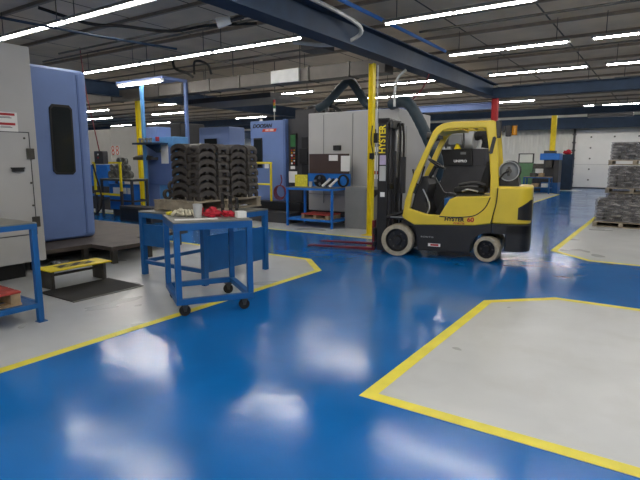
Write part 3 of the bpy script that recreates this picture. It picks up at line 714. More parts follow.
# ---------------------------------------------------------------- centre: second blue machine with gray enclosure
t = thing('machining_center', 'blue machine with black and orange badge and gray enclosure', 'machine', (-7.5, 12, 0))
MB().box(-9.77,-8.6,11.0,13.4,.3,2.66).build('blue_panel','lblue',t,.02)
MB().box(-8.6,-8.52,10.98,13.4,.3,2.68).build('corner_trim','lblue_d',t,.01)
wn = MB().box(-9.64,-9.33,10.975,11.0,1.38,2.2).build('window_frame','black',t,.01)
MB().box(-9.61,-9.36,10.965,10.975,1.42,2.16).build('window_glass','glass',wn)
text('badge','DOOSAN',.14,'black',t,(-9.33,10.995,2.52),(1,.0,0),(0,0,1),.006,.25,1.12,.004)
bd = MB().prism([(-9.33,2.36),(-8.86,2.36),(-8.82,2.44),(-9.29,2.44)],10.985,11.0).build('badge_strip','ordred',t)
bd['label'] = 'orange red badge strip with white lettering'
text('badge_lettering','HM 1000',.075,'white',bd,(-9.07,10.983,2.4),(1,0,0),(0,0,1),.003,.2,1.0,.002)
MB().box(-8.52,-7.78,11.12,13.4,.3,2.68).build('dark_panel','dgray',t)
MB().box(-8.05,-7.8,11.06,11.12,.3,2.2).box(-8.1,-7.84,11.03,11.06,1.5,1.9).build('sliding_door','black',t,.01)
pn = MB().box(-8.42,-8.22,11.06,11.119,1.45,2.3).build('control_panel','black',t,.005)
m = MB().box(-8.4,-8.24,11.05,11.06,1.95,2.26); m.build('screen','skyled',pn)
for i in range(6): MB().cyl((-8.36,11.06,1.86-.07*i),(-8.36,11.045,1.86-.07*i),.026,10).build('button',('red','amber','white')[i%3],pn)
for i in range(6): MB().cyl((-8.28,11.06,1.86-.07*i),(-8.28,11.045,1.86-.07*i),.02,10).build('button',('amber','white','red')[i%3],pn)
MB().box(-8.4,-8.26,11.045,11.06,1.36,1.44).build('note_card','paper',t)
MB().box(-8.45,-8.18,11.03,11.045,1.0,1.3).build('note_sheet','paper',t)
MB().prism([(11.0,.3),(12.9,.3),(12.9,2.74),(11.0,2.78)],-7.78,-5.22,'x').build('enclosure','gray',t,.02)
m = MB()
for xx in (-7.3,-6.45,-5.75): m.box(xx-.008,xx+.008,10.99,11.0,.5,2.72)
m.box(-7.78,-5.25,10.992,11.0,.72,.735)
m.build('panel_joint','mgray',t)
MB().box(-7.0,-6.78,10.97,11.0,1.84,1.96).box(-5.93,-5.8,10.97,11.0,2.2,2.32).build('vent_plate','black',t)
m = MB().box(-5.9,-5.62,10.985,11.0,1.15,2.1); q = m.build('label_strip','paper',t); q['label'] = 'column of small white stickers'
for zz in (1.95,1.75,1.3): MB().box(-5.86,-5.66,10.98,10.985,zz-.04,zz+.04).build('sticker_mark','mgray' if zz > 1.5 else 'red',q)
MB().box(-5.215,-5.2,11.4,12.4,.5,2.4).build('side_door','gray',t,.005)
MB().box(-9.77,-5.22,11.1,12.9,0,.3).build('machine_base','dgray',t)
# status lamp tower
tw = MB().cyl((-9.3,11.5,2.66),(-9.3,11.5,2.95),.012,8).build('lamp_tower','steel',t)
for k, (z, mm) in enumerate(((2.95,'white'),(3.03,'skyled'),(3.11,'amber'),(3.19,'red'))): MB().cyl((-9.3,11.5,z),(-9.3,11.5,z+.078),.035,12).build('lamp_lens',mm,tw)
MB().lathe([(0,0),(.05,0),(.05,.05),(.03,.08),(0,.09)],(-9.62,11.3,2.66),'z',16).build('breather_cap','white',t)
MB().box(-8.5,-7.85,11.4,12.6,2.681,2.95).build('top_housing','dgray',t,.02)
MB().lathe([(0,0),(.3,0),(.3,.1),(.16,.16),(0,.16)],(-8.15,12,2.951),'z',24).build('fan_housing','dgray',t)
MB().tube([(-7.7,11.6,2.76),(-7.6,11.5,3.0),(-7.3,11.5,2.95),(-7.1,11.6,2.76)],.05,8,5).tube([(-7.5,11.8,2.76),(-7.45,11.8,3.05),(-7.2,11.9,3.1)],.03,8,4).build('top_hose','black',t)
MB().box(-5.0,-4.98,11,11.02,1,1.02).build('rear_bolt','dgray',t) if False else None
# dark platform steps
t = thing('machine_step', 'black two tier step in front of the blue badge machine', 'step', (-8.6, 10.6, 0))
MB().box(-9.6,-7.8,10.62,10.95,.27,.5).build('upper_tread','black',t,.005)
MB().box(-9.6,-7.8,10.2,10.95,0,.269).build('lower_tread','dgray',t,.005)
t = thing('guard_rail', 'yellow pipe railing in front of the badge machine', 'railing', (-9, 10.7, .5))
MB().tube([(-8.8,10.7,.502),(-8.8,10.7,1.52)],.03,8).build('post','yellow_s',t)
MB().tube([(-9.5,10.7,.502),(-9.5,10.7,1.52)],.03,8).build('post','yellow_s',t)
MB().tube([(-9.53,10.7,1.52),(-8.77,10.7,1.52)],.03,8).build('top_bar','yellow_s',t)
MB().tube([(-9.5,10.7,.95),(-8.8,10.7,.95)],.025,8).build('mid_bar','yellow_s',t)
MB().box(-8.98,-8.84,10.655,10.667,1.38,1.5).build('tag_plate','paper',t)
m = MB()
for k in range(4): m.lathe([(.17+.01*k,-.008),(.17+.01*k,.008),(.155+.01*k,.008),(.155+.01*k,-.008)],(-8.62,10.9-.025*k,.76-.01*k),'y',24)
m.tube([(-8.62,10.85,.9),(-8.55,10.85,1.05),(-8.58,10.85,1.2),(-8.6,10.9,1.1)],.014,6,4)
tag(m.build('hanging_hose','hosered',None,0,True), 'coiled dark red air hose hung beside the yellow railing', 'hose')

# bench with board
b = bench('workbench', 'blue bench with brown back board in front of the gray machine', 'bench', -7.7, -6.35, 9.93, 10.72, .95, .2, 'blue2', 'plate', .05)
MB().box(-7.55,-6.32,10.66,10.7,.9502,1.27).build('back_panel','blue2',b)
bb = MB().box(-7.5,-6.36,10.64,10.69,1.271,1.75).build('board','brown',b)
bb['label'] = 'dark brown notice board'
MB().box(-6.9,-6.65,10.625,10.64,1.58,1.72).build('notice_sheet','paper',bb)
MB().box(-6.55,-6.3,10.62,10.635,1.33,1.7).build('notice_sheet','paper',bb)
pallet('orange brown wooden pallet on the shelf of the board bench', -7.3, -6.5, 10.0, 10.55, .2, .12, 'wood', 'redwood', along='x', boards=5)
t = thing('document_holder', 'yellow patterned sheet holder standing on the board bench', 'holder', (-7.5,10.35,.95))
MB().box(-7.7,-7.32,10.3,10.32,.952,1.24).build('sheet','yellowpaper',t)
MB().box(-7.66,-7.36,10.32,10.4,.952,.97).build('foot','dgray',t)
tag(MB().lathe([(0,0),(.04,0),(.045,.13),(.04,.13),(.036,.01),(0,.01)],(-7.22,10.3,.9502),'z',20).build('cup','drum',None,0,True), 'pale cup beside the yellow sheet holder', 'cup')
t = thing('lathe_chuck', 'round black chuck standing on the board bench', 'chuck', (-6.98,10.3,.95))
MB().lathe([(0,-.06),(.14,-.06),(.15,-.04),(.15,.06),(.05,.06),(.05,.02),(0,.02)],(-6.98,10.35,1.102),'y',28).build('chuck_body','black',t,0,True)
for k in range(3):
    a = k*2*PI/3+.5; MB().box(-.025,.025,-.09,-.06,.05,.12).xf(Matrix.Translation((-6.98,10.35,1.102)) @ Matrix.Rotation(a,4,'Y')).build('jaw','steel',t)
for k in range(3):
    t = MB().tube([(-6.78+.1*k,10.15,.98),(-6.7+.1*k,10.2,1.06),(-6.6+.1*k,10.22,1.16)],.03,8,4).build('striped_tool',('white','black','white')[k],None,0,True)
    tag(t, ['white curved handle next to the black chuck','black curved handle between two white ones','white curved handle next to the round ring'][k], 'tool', 'curved handles on the board bench')
tag(MB().lathe([(.15,-.03),(.115,-.03),(.115,.03),(.15,.03)],(-6.42,10.52,1.102),'y',28).build('rubber_ring','rubber',None,.006), 'black ring leaning upright at the end of the board bench', 'ring')
t = thing('floor_cabinet', 'low gray cabinet between the board bench and the yellow column', 'cabinet', (-5.95,10.5,0))
MB().box(-6.26,-5.66,10.34,10.85,0,.98).build('body','mgray',t,.01)
MB().box(-5.66,-5.3,10.3,10.75,.9,.93).build('side_shelf','dgray',t)
MB().prism([(-5.66,.9),(-5.4,.9),(-5.66,.66)],10.5,10.54).build('bracket','dgray',t)
MB().box(-6.2,-5.72,10.33,10.34,.1,.9).build('door','mgray',t,.004)

# mist collector behind the lift truck cab
t = thing('mist_collector', 'gray drum and black box extraction unit behind the lift truck cab', 'machine', (-4.5,13.2,0))
MB().box(-4.95,-4.12,13.0,13.6,1.45,1.87).build('black_box','black',t,.015)
text('box_lettering','UNIPRO',.085,'white',t,(-4.42,12.995,1.57),(1,0,0),(0,0,1),.004,0,1.1,.003)
MB().box(-4.42,-4.28,12.99,13.0,1.74,1.8).build('rating_plate','mgray',t)
MB().box(-4.12,-3.8,13.05,13.6,1.45,1.88).build('gray_box','dgray',t,.015)
MB().cyl((-5.2,13.3,2.12),(-4.75,13.3,2.12),.17,24).build('motor','mgray',t,0,True)
MB().cyl((-4.75,13.3,2.12),(-4.15,13.3,2.12),.25,28).build('drum','drum',t,.02,True)
MB().box(-4.75,-4.4,12.98,13.05,1.98,2.25).build('inspection_cover','mgray',t,.02)
MB().tube([(-4.8,12.97,1.9),(-4.82,12.97,2.2),(-4.75,12.97,2.35),(-4.55,12.97,2.4),(-4.38,12.97,2.33),(-4.34,12.97,2.15),(-4.34,12.97,1.9)],.022,8,5).build('lift_handle','black',t)
MB().tube([(-4.15,13.3,2.2),(-3.95,13.3,2.22),(-3.86,13.3,2.08),(-3.88,13.3,1.9)],.11,12,5,.06).build('elbow_hose','rubber',t)
MB().prism([(-4.6,1.88),(-4.42,1.88),(-4.46,1.94),(-4.48,2.02),(-4.54,2.02),(-4.56,1.94)],12.98,13.04).build('warning_tag','yellow_s',t)
MB().box(-4.95,-3.8,13.05,13.6,0,1.449).build('stand','dgray',t)
MB().box(-5.06,-4.98,13.0,13.05,1.55,1.72).box(-5.06,-4.95,13.05,13.1,1.55,1.72).build('white_plate','paper',t)

# ---------------------------------------------------------------- lift truck (local: x forward, y to its left, z up)
FR = math.atan2(-.1771, -.9842)
FK = thing('forklift', 'yellow and black lift truck with forks lowered on the blue aisle', 'forklift', (-3.7485, 8.2221, 0), FR)
def arch(cx, cz, r, a0, a1, n=10): return [(cx + r*math.cos(R(a0+(a1-a0)*i/n)), cz + r*math.sin(R(a0+(a1-a0)*i/n))) for i in range(n+1)]
# chassis
ch = [(-.30,.12),(-1.19,.15)] + arch(-1.45,.2,.255,170,12)[::-1] and [(-1.19,.15)]
pts = [(-.345,.12)] + arch(0,.27,.345,205,95,9) + [(.13,.635),(.13,.66),(-.06,.66),(-.28,.545),(-1.23,.575),(-1.5,.62),(-1.5,.46)] + arch(-1.45,.2,.262,100,5,8) + [(-1.18,.14)]
pts = [(-.345,.12)] + arch(0,.27,.345,205,95,9)[1:] + [(.13,.625),(.13,.655),(-.06,.655),(-.28,.545),(-1.23,.575),(-1.5,.62),(-1.5,.455)] + arch(-1.45,.2,.262,95,0,8) + [(-1.19,.13)]
MB().prism(pts, -.46, .46).build('chassis', 'black', FK, .012)
MB().box(-.4,.1,-.3,.3,.18,.5).build('front_axle', 'black', FK)
MB().box(-1.62,-1.3,-.28,.28,.12,.3).build('steer_axle', 'black', FK)
# counterweight, rounded in plan
def plan(x0, x1, hw, r, n=8):
    p = [(x1, -hw), (x1, hw)]
    p += [(x0 + r - r*math.sin(PI/2*i/n), hw - r + r*math.cos(PI/2*i/n)) for i in range(n+1)]
    p += [(x0 + r - r*math.cos(PI/2*i/n), -hw + r - r*math.sin(PI/2*i/n)) for i in range(n+1)]
    return p
lower = MB().prism(plan(-2.06,-1.70,.47,.2), .19, .62, 'z').build('rear_bumper', 'black', FK, .02)
MB().prism(plan(-2.06,-1.5,.47,.2), .46, .618, 'z').build('rear_skirt', 'black', FK, .01)
cw = MB().prism(plan(-2.06,-1.5,.475,.22), .622, 1.2, 'z').build('counterweight', 'yellow', FK, .035, True, 3)
MB().prism(plan(-2.064,-1.5,.479,.222), .9, .908, 'z').build('body_groove', 'yellow', cw)
# dark corner lamp recesses on the counterweight
for s in (1, -1):
    r = .226; ang = [8+9*i for i in range(9)]; P = [(-2.06+.22 - r*math.sin(R(a)), s*(.475-.22 + r*math.cos(R(a)))) for a in ang]
    m = MB(); A = []; B = []
    for i, (px, py) in enumerate(P):
        t_ = i/(len(P)-1); zt = .88 + .12*min(1, t_*1.4); zb = .70 - .02*t_
        A.append(m.bm.verts.new((px, py, zb))); B.append(m.bm.verts.new((px, py, zt)))
    for i in range(len(P)-1): m.bm.faces.new((A[i],A[i+1],B[i+1],B[i]))
    o = m.build('rear_lamp_recess', 'black', FK); sd = o.modifiers.new('Solidify','SOLIDIFY'); sd.thickness = .006; sd.offset = 0
# side body / seat hood
hood = [(-.08,.655),(-.28,.545),(-1.23,.577),(-1.49,.622),(-1.555,.92),(-1.57,1.17),(-1.47,1.17),(-1.45,1.045),(-.93,1.02),(-.84,.98),(-.69,.715),(-.49,.725),(-.21,.80),(-.14,.9),(-.10,.8)]
for y0, y1 in ((.385,.475),(-.475,-.385)): MB().prism(hood, y0, y1).build('side_panel', 'yellow', FK, .014, True, 2)
MB().prism([(-.93,1.015),(-1.5,1.04),(-1.5,.6),(-.72,.6),(-.69,.715),(-.84,.98)], -.384, .384).build('seat_hood', 'yellow', FK, .02)
MB().box(-.7,-.08,-.384,.384,.58,.68).build('floor_plate', 'rubber', FK)
sm = MB()
sm.tube([(-.69,.479,.70),(-.95,.479,.698),(-1.2,.479,.725),(-1.33,.479,.80),(-1.41,.479,.9),(-1.46,.479,1.03)], .008, 6, 5)
sm.tube([(-1.565,.479,1.18),(-1.55,.479,.94),(-1.485,.479,.63)], .008, 6, 5)
sm.build('panel_seam', 'black', FK)
text('side_lettering','HYSTER',.08,'black',FK,(-.925,.478,.66),(-1,0,0),(0,0,1),.004,.1,1.08,.004)
text('side_lettering','60',.098,'red',FK,(-1.18,.479,.665),(-1,0,0),(0,0,1),.005,0,1.1,.003)
text('model_lettering','FORTIS',.045,'red',FK,(-1.0,.478,.6),(-1,0,0),(0,0,1),.004,.2,1.2,.001)
text('chassis_lettering','FORTIS',.03,'drum',FK,(-.5,.463,.35),(-1,0,0),(0,0,1),.003,0,2.2,.0)
dl = MB().box(-.72,-.52,.4605,.464,.2,.25).build('warning_decal','paper',FK)
MB().box(-.69,-.56,.464,.466,.21,.24).build('decal_print','red',dl)
# overhead guard
guard = [(-.07,.64),(-.12,.95),(-.25,1.39),(-.45,1.84),(-.54,2.05),(-.60,2.12),(-.69,2.17),(-.85,2.195),(-1.45,2.195),(-1.485,2.17),(-1.515,1.9),(-1.55,1.6),(-1.575,1.2),(-1.55,1.05),(-1.45,1.05),(-1.445,1.35),(-1.395,1.8),(-1.34,2.085),(-.80,2.085),(-.70,2.06),(-.63,2.0),(-.53,1.81),(-.36,1.39),(-.235,1.06),(-.20,.80)]
gs = []
for y0, y1 in ((.395,.47),(-.47,-.395)):
    gs.append(MB().prism(guard, y0, y1).build('guard_frame', 'yellow', FK, .018, True, 3))
for k, xx in enumerate((-.62,-.78,-.94,-1.1,-1.26,-1.41)):
    MB().box(xx-.03,xx+.03,-.394,.394,2.115 if k else 2.06,2.165 if k else 2.12).build('roof_bar','yellow',FK,.01)
MB().prism([(-1.405,1.71),(-1.43,1.69),(-1.46,1.70),(-1.505,1.93),(-1.48,1.955),(-1.45,1.94)],.4702,.4745).build('post_slot','black',FK)
MB().box(-1.56,-1.485,.36,.46,1.93,2.19).build('post_cap','black',FK,.01)
MB().prism([(-.57,2.02),(-.62,2.075),(-.98,2.08),(-.98,2.06),(-.64,2.045),(-.59,2.0)],-.394,.394).build('roof_visor','yellow',FK,.006)
MB().prism([(-.14,.68),(-.75,.68),(-.8,1.0),(-.6,1.05),(-.45,1.3),(-.3,1.3)],-.39,-.34).build('far_side_panel','black',FK,.01)
MB().prism([(-.5,.68),(-.8,.68),(-.86,1.02),(-.7,1.05)],-.33,-.1).build('lever_console','black',FK,.01)
# rear lamps on the far rear post
rl = MB().box(-1.66,-1.58,-.36,-.22,1.98,2.16).build('rear_work_lamp','black',FK,.01)
MB().box(-1.57,-1.53,-.3,-.26,2.05,2.15).build('lamp_bracket','black',rl)
am = MB().cyl((-1.71,-.29,2.0),(-1.71,-.29,2.15),.042,16).build('amber_beacon','amber',rl); MB().cyl((-1.71,-.29,2.15),(-1.71,-.29,2.165),.046,16).build('beacon_cap','black',rl)
am2 = MB().box(-1.72,-1.64,-.3,-.28,2.04,2.06).build('beacon_arm','black',rl)
# front work lights
for s in (1, -1):
    wl = MB().cyl((-.42,s*.3,1.98),(-.5,s*.3,1.98),.07,16,.05).build('front_work_lamp','black',FK); MB().box(-.56,-.5,s*.3-.02,s*.3+.02,1.95,2.06).build('lamp_bracket','black',wl)
# seat
MB().box(-1.36,-.86,-.24,.24,1.06,1.17).build('seat_cushion','rubber',FK,.04,True,3)
MB().prism([(-1.24,1.14),(-1.40,1.14),(-1.47,1.56),(-1.42,1.60),(-1.36,1.58),(-1.28,1.3)],-.23,.23).build('seat_backrest','rubber',FK,.04,True,3)
MB().box(-1.3,-.9,-.2,.2,1.02,1.06).build('seat_base','black',FK)
MB().tube([(-.95,.28,1.2),(-1.2,.28,1.24),(-1.35,.27,1.2)],.03,8,4).build('armrest','black',FK)
MB().tube([(-1.0,.26,1.1),(-1.1,.27,1.13),(-1.25,.26,1.1)],.015,8,4).build('seat_belt','steel',FK)
# cowl, column and steering wheel
MB().prism([(-.16,.68),(-.24,1.05),(-.34,1.33),(-.42,1.34),(-.47,1.2),(-.42,.9),(-.5,.69)],-.36,.3).build('dash_cowl','black',FK,.02)
MB().cyl((-.42,.06,1.3),(-.52,.06,1.5),.03,12).build('steering_column','black',FK)
nrm = Vector((-.5,0,.86)).normalized()
sw = MB().lathe([(.155 + .016*math.cos(2*PI*i/8), .016*math.sin(2*PI*i/8)) for i in range(8)],(0,0,0),'z',32)
for k in range(3): sw.cyl((0,0,-.02),(.15*math.cos(k*2.09),.15*math.sin(k*2.09),0),.014,8)
sw.xf(Matrix.Translation((-.54,.06,1.535)) @ Matrix.Rotation(-R(32),4,'Y')).build('steering_wheel','black',FK,0,True)
for k in range(3): MB().tube([(-.45,-.12-.06*k,1.3),(-.5,-.12-.06*k,1.46)],.012,6).build('lever','steel',FK)
MB().box(-.3,-.27,.05,.2,.72,.84).box(-.3,-.27,-.1,.02,.72,.84).build('pedal','steel',FK)
MB().tube([(-.28,.2,1.25),(-.42,.33,1.05),(-.5,.34,.85),(-.45,.3,.7)],.012,6,4).build('cable','drum',FK)
MB().tube([(-.22,.41,1.45),(-.28,.44,1.25),(-.34,.44,1.22),(-.42,.44,1.5)],.014,8,4).build('grab_handle','black',FK)
MB().box(-.82,-.72,-.3,.25,.69,.98).build('blue_kit_box','blue',FK,.01)
# gas tank
gt = MB().lathe([(0,-.36),(.08,-.355),(.14,-.31),(.152,-.27),(.152,.25),(.14,.29),(.10,.315),(0,.32)],(-1.70,0,1.43),'y',32).build('gas_tank','mgray',FK,0,True)
MB().lathe([(.148,.26),(.152,.38),(.142,.38),(.138,.26)],(-1.70,0,1.43),'y',32).build('tank_collar','drum',gt,0,True)
MB().cyl((-1.70,.3,1.43),(-1.70,.37,1.43),.045,14).box(-1.72,-1.68,.33,.36,1.36,1.5).build('tank_valve','dsteel',gt)
MB().lathe([(.153,-.17),(.16,-.17),(.16,-.13),(.153,-.13)],(-1.70,0,1.43),'y',32).lathe([(.153,.13),(.16,.13),(.16,.17),(.153,.17)],(-1.70,0,1.43),'y',32).build('tank_strap','black',gt)
MB().prism([(-1.86,1.2),(-1.54,1.2),(-1.56,1.33),(-1.64,1.285),(-1.76,1.285),(-1.84,1.33)],-.3,.3).build('tank_cradle','black',FK)
MB().tube([(-1.70,.37,1.43),(-1.62,.42,1.38),(-1.56,.40,1.25),(-1.55,.3,1.18)],.014,6,5).build('gas_hose','rubber',FK)
# wheels
def wheel(x, y, r, w, steer=0):
    s = 1 if y > 0 else -1
    wv = MB().lathe([(r*.72,-w/2),(r*.97,-w/2),(r,-w/2+.015),(r,w/2-.015),(r*.97,w/2),(r*.72,w/2)],(x,y,r),'y',48).build('wheel','tyre',FK,.004,True)
    MB().lathe([(0,-w/2+.02),(r*.73,-w/2+.02),(r*.73,w/2-.015),(r*.68,w/2-.01),(r*.6,w/2-.045),(r*.3,w/2-.05),(r*.26,w/2-.0),(r*.12,w/2+.005),(0,w/2+.005)] if s > 0 else
               [(0,w/2-.02),(r*.73,w/2-.02),(r*.73,-w/2+.015),(r*.68,-w/2+.01),(r*.6,-w/2+.045),(r*.3,-w/2+.05),(r*.26,-w/2),(r*.12,-w/2-.005),(0,-w/2-.005)],(x,y,r),'y',40).build('rim','black',wv,0,True)
    m = MB()
    for k in range(6):
        a = k*PI/3; yy = y + s*(w/2-.048); m.cyl((x+r*.45*math.cos(a),yy,r+r*.45*math.sin(a)),(x+r*.45*math.cos(a),yy+s*.018,r+r*.45*math.sin(a)),.014,8)
    nuts = m.build('wheel_nut','dsteel',wv)
    if steer:
        T = Matrix.Translation((x,y,r)) @ Matrix.Rotation(steer,4,'Z') @ Matrix.Translation((-x,-y,-r))
        for o in [wv] + list(wv.children): o.data.transform(T)
for s in (1,-1):
    wheel(0, s*.405, .27, .19); wheel(-1.45, s*.375, .205, .16, -R(16))
# mast
for s in (1,-1):
    MB().box(.22,.39,s*.34-.035,s*.34+.035,.06,2.27).build('mast_upright','black',FK,.006)
    MB().box(.2,.34,s*.255-.03,s*.255+.03,.08,2.2).build('inner_rail','dgray',FK,.004)
MB().box(.2,.4,-.375,.375,2.2,2.29).box(.14,.2,-.375,.375,2.12,2.25).build('mast_crosshead','black',FK,.01)
MB().box(.22,.36,-.3,.3,.12,.3).box(.2,.24,-.3,.3,1.1,1.2).build('mast_crossmember','black',FK)
MB().cyl((.17,0,.2),(.17,0,1.3),.05,16).build('lift_cylinder','black',FK,0,True)
MB().cyl((.17,0,1.3),(.17,0,2.2),.03,16).build('lift_rod','steel',FK,0,True)
for s in (1,-1): MB().cyl((.14,s*.19,.25),(.14,s*.19,1.75),.022,10).build('hydraulic_pipe','steel' if s < 0 else 'black',FK)
MB().tube([(.16,.1,2.15),(.1,.1,2.2),(.08,.1,1.9),(.1,.12,1.0),(.1,.1,.4)],.018,8,5).tube([(.16,-.1,2.15),(.1,-.1,2.2),(.07,-.1,1.8),(.1,-.12,1.0),(.1,-.1,.4)],.018,8,5).build('mast_hose','rubber',FK)
for s in (1,-1): MB().cyl((-.1,s*.36,.75),(.24,s*.34,.62),.035,12).build('tilt_cylinder','black',FK)
text('mast_lettering','HYSTER',.155,'yellow_s',FK,(.315,.3765,1.94),(0,0,1),(1,0,0),.003,0,.86,.004)
MB().box(.25,.36,.3755,.378,1.52,1.68).build('mast_decal','purple',FK)
MB().box(.25,.36,.3755,.378,1.25,1.5).build('mast_decal','drum',FK)
MB().box(.26,.34,.3755,.378,.98,1.06).build('mast_decal','paper',FK)
MB().box(-.08,.0,.30,.36,1.05,1.65).build('mast_side_box','black',FK)
MB().box(.40,.45,-.42,.42,.34,.44).box(.40,.45,-.42,.42,.12,.2).box(.4,.43,-.36,-.28,.2,.34).box(.4,.43,.28,.36,.2,.34).build('carriage','black',FK,.005)
for yy in (.25,-.30):
    fk = MB().prism([(.455,.03),(1.74,.03),(1.76,.04),(1.74,.048),(.62,.075),(.5,.08),(.5,.56),(.455,.56)], yy-.055, yy+.055).build('fork','maroon',FK,.005)
MB().tube([(.12,.48,.655),(-.1,.48,.66)],.012,6).build('fender_lip','mgray',FK)

# ---------------------------------------------------------------- wrapped pallets on the right
def wrapped_load(label, x0, x1, y0, y1, z0, z1, layers=6):
    t = thing('wrapped_load', label, 'load', ((x0+x1)/2,(y0+y1)/2,z0), 0, 'stretch wrapped loads on pallets')
    h = (z1-z0-.01)/layers
    for i in range(layers):
        j = random.uniform(-.012,.012)
        m = MB().box(x0+.03+j,x1-.03+j,y0+.03,y1-.03,z0+.001+i*h,z0+i*h+h*.5)
        nx = 6
        for k in range(nx):
            a = x0+.03+(x1-x0-.06)*k/nx; m.box(a+.02+j,a+(x1-x0)/nx-.03+j,y0+.07,y1-.07,z0+i*h+h*.5,z0+i*h+h*.99)
        m.build('layer', 'dgray', t, .006)
    g = MB(); bmw = g.bm                               # the film: a subdivided, wrinkled skin
    n = 14; ring = []
    per = [(x0,y0),(x1,y0),(x1,y1),(x0,y1)]
    for zi in range(n+1):
        z = z0 + .002 + (z1-z0)*zi/n; row = []
        for e in range(4):
            (ax,ay),(bx,by) = per[e], per[(e+1)%4]
            for k in range(8):
                f = k/8; w = .012*math.sin(zi*2.3+e*1.7+k*1.1)+random.uniform(-.006,.006)
                cx, cy = (x0+x1)/2, (y0+y1)/2; px, py = ax+(bx-ax)*f, ay+(by-ay)*f
                d = Vector((px-cx,py-cy)).normalized(); row.append(bmw.verts.new((px+d.x*w,py+d.y*w,z)))
        ring.append(row)
    for A, B in zip(ring, ring[1:]):
        for k in range(32): bmw.faces.new((A[k],A[(k+1)%32],B[(k+1)%32],B[k]))
    tp = bmw.verts.new(((x0+x1)/2,(y0+y1)/2,z1+.02))
    for k in range(32): bmw.faces.new((ring[-1][k],ring[-1][(k+1)%32],tp))
    g.build('plastic_wrap','wrap',t,0,True)
    return t
PG = 'pallets under the wrapped loads'
pallet('wooden pallet on the floor under the front wrapped load', -1.4, -.2, 13.95, 15.0, 0.003, .13, 'wood_g', group=PG)
wrapped_load('wrapped gray load standing lowest and foremost at the right edge', -1.37, -.22, 13.97, 14.98, .134, .66)
pallet('wooden pallet on the floor behind the front wrapped load', -1.3, -.1, 15.25, 16.3, 0.003, .13, 'wood_g', group=PG)
wrapped_load('lowest wrapped gray load of the rear stack, hidden behind the front load', -1.27, -.12, 15.27, 16.28, .134, .72)
pallet('wooden pallet under the middle load of the rear wrapped stack', -1.3, -.1, 15.25, 16.3, .75, .13, 'wood_g', group=PG)
wrapped_load('middle wrapped gray load of the rear stack by the dock door', -1.26, -.12, 15.27, 16.28, .881, 1.44)
pallet('wooden pallet under the top load of the rear wrapped stack', -1.28, -.1, 15.25, 16.3, 1.47, .13, 'wood_g', group=PG)
wrapped_load('top wrapped gray load of the rear stack', -1.24, -.12, 15.27, 16.28, 1.601, 2.05)

# ---------------------------------------------------------------- far corner by the dock door
t = thing('press_machine', 'blue and dark press under the yellow column near the dock door', 'machine', (-4.8,27.6,0))
MB().box(-5.15,-4.38,27.3,28.1,.0,.5).build('press_base','blue',t)
MB().box(-4.6,-4.38,27.3,28.1,.5,1.6).box(-5.15,-4.6,27.7,28.1,.5,1.6).build('press_frame','dgray',t)
MB().box(-5.25,-4.36,27.2,28.1,1.6,1.92).build('press_head','blue2',t,.02)
MB().box(-5.1,-4.6,27.3,27.8,1.921,2.05).build('press_motor','dgray',t)
MB().box(-5.0,-4.7,27.35,27.6,1.25,1.6).build('ram','dsteel',t)
t = thing('storage_cabinet', 'dark slate steel cabinet beside the dock door', 'cabinet', (-4.1,30,0))
MB().box(-4.75,-4.2,30.2,30.8,.03,1.9).build('body','navy',t,.01)
MB().box(-4.7,-4.25,30.19,30.2,.1,1.85).build('door','navy',t)
MB().box(-4.75,-4.2,30.2,30.8,0,.03).build('base','dgray',t)
tag(MB().blob((-4.5,30.45,2.0),.2,.15,.12,5,.3).build('shop_rag','redcloth',None,0,True), 'pinkish red bundle on top of the slate cabinet', 'rag')
b = bench('workbench', 'small blue bench with boxes below the press near the dock door', 'bench', -5.75, -4.55, 26.2, 26.9, .8, .3, 'blue', 'wood', .06)
for k, (x, z, w, mm) in enumerate(((-5.5,.801,.25,'dsteel'),(-5.1,.801,.2,'wood'),(-5.4,.301,.3,'wood'),(-4.95,.301,.25,'paper'))):
    tag(MB().box(x,x+w,26.35,26.7,z,z+.18).build('parts_box',mm,None,.01), ['gray metal box on the far small bench','brown box on the far small bench','brown box on the low shelf of the far bench','white box on the low shelf of the far bench'][k], 'box', 'boxes on the far small bench')
t = thing('lathe', 'green lathe with pale back splash against the far wall', 'machine', (-6.2,29,0))
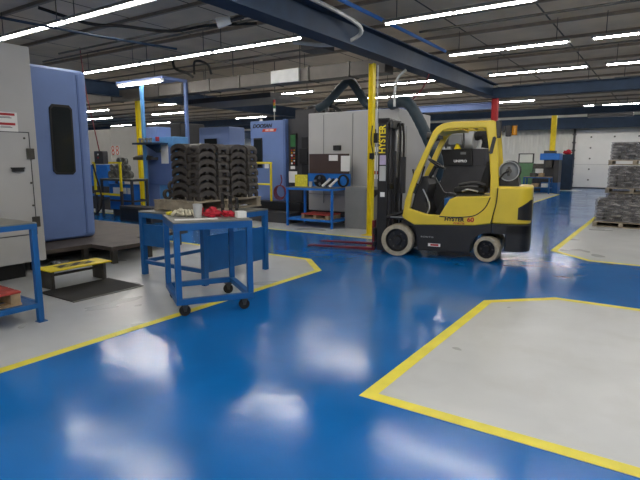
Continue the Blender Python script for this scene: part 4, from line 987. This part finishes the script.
MB().box(-6.75,-5.9,28.9,29.6,0,1.42).build('headstock','green',t,.02)
MB().box(-5.9,-5.2,28.95,29.55,0,.9).build('bed','dgray',t,.02)
MB().box(-5.9,-5.3,28.95,29.4,1.15,1.4).build('carriage','dsteel',t)
fr = MB().box(-6.75,-5.95,29.3,29.36,1.421,1.95).build('splash_frame','dgray',t)
MB().box(-6.68,-6.02,29.29,29.3,1.47,1.9).build('splash_sheet','paper',fr)

# ---------------------------------------------------------------- hall depth on the far left
for k, (x0,x1,y0,y1,h,mm,lab,cat) in enumerate((
    (-21.5,-19.8,19.5,21,2.75,'lblue','pale blue tall machine far behind the casting stacks','machine'),
    (-30,-27.2,24,26,2.3,'white_m','low white machine deep in the hall beyond the stacks','machine'),
    (-35,-32,27,29,2.6,'gray','gray machine block at the very back of the hall','machine'),
    (-17.2,-14.95,13.0,14.2,2.95,'dgray','dark machine block behind the blue work cell','machine'),
    (-14.2,-12.7,13.2,14.0,2.75,'lblue','pale blue machine head between the work cell and the casting stacks','machine'))):
    t = thing('machine_tool', lab, cat, ((x0+x1)/2,(y0+y1)/2,0))
    MB().box(x0,x1,y0,y1,.12,h).build('body',mm,t,.03)
    MB().box(x0+.1,x1-.1,y0+.1,y1-.1,0,.12).build('base','dgray',t)
    MB().box(x0+.3,x0+.9,y0-.03,y0,1.1,h-.4).build('window_panel','glass',t)
    MB().box(x1-.5,x1-.2,y0-.04,y0,1.2,1.7).build('control_panel','dgray',t)

# ---------------------------------------------------------------- world and colour management
w = bpy.data.worlds.new('world'); scene.world = w; w.use_nodes = True
w.node_tree.nodes['Background'].inputs[0].default_value = (.05,.05,.055,1); w.node_tree.nodes['Background'].inputs[1].default_value = .2
scene.view_settings.view_transform = 'Standard'; scene.view_settings.look = 'None'
scene.view_settings.exposure = -.24; scene.view_settings.gamma = 1; scene.view_settings.use_curve_mapping = False
scene.cycles.use_denoising = True
scene.cycles.max_bounces = 8; scene.cycles.diffuse_bounces = 4; scene.cycles.sample_clamp_indirect = 8
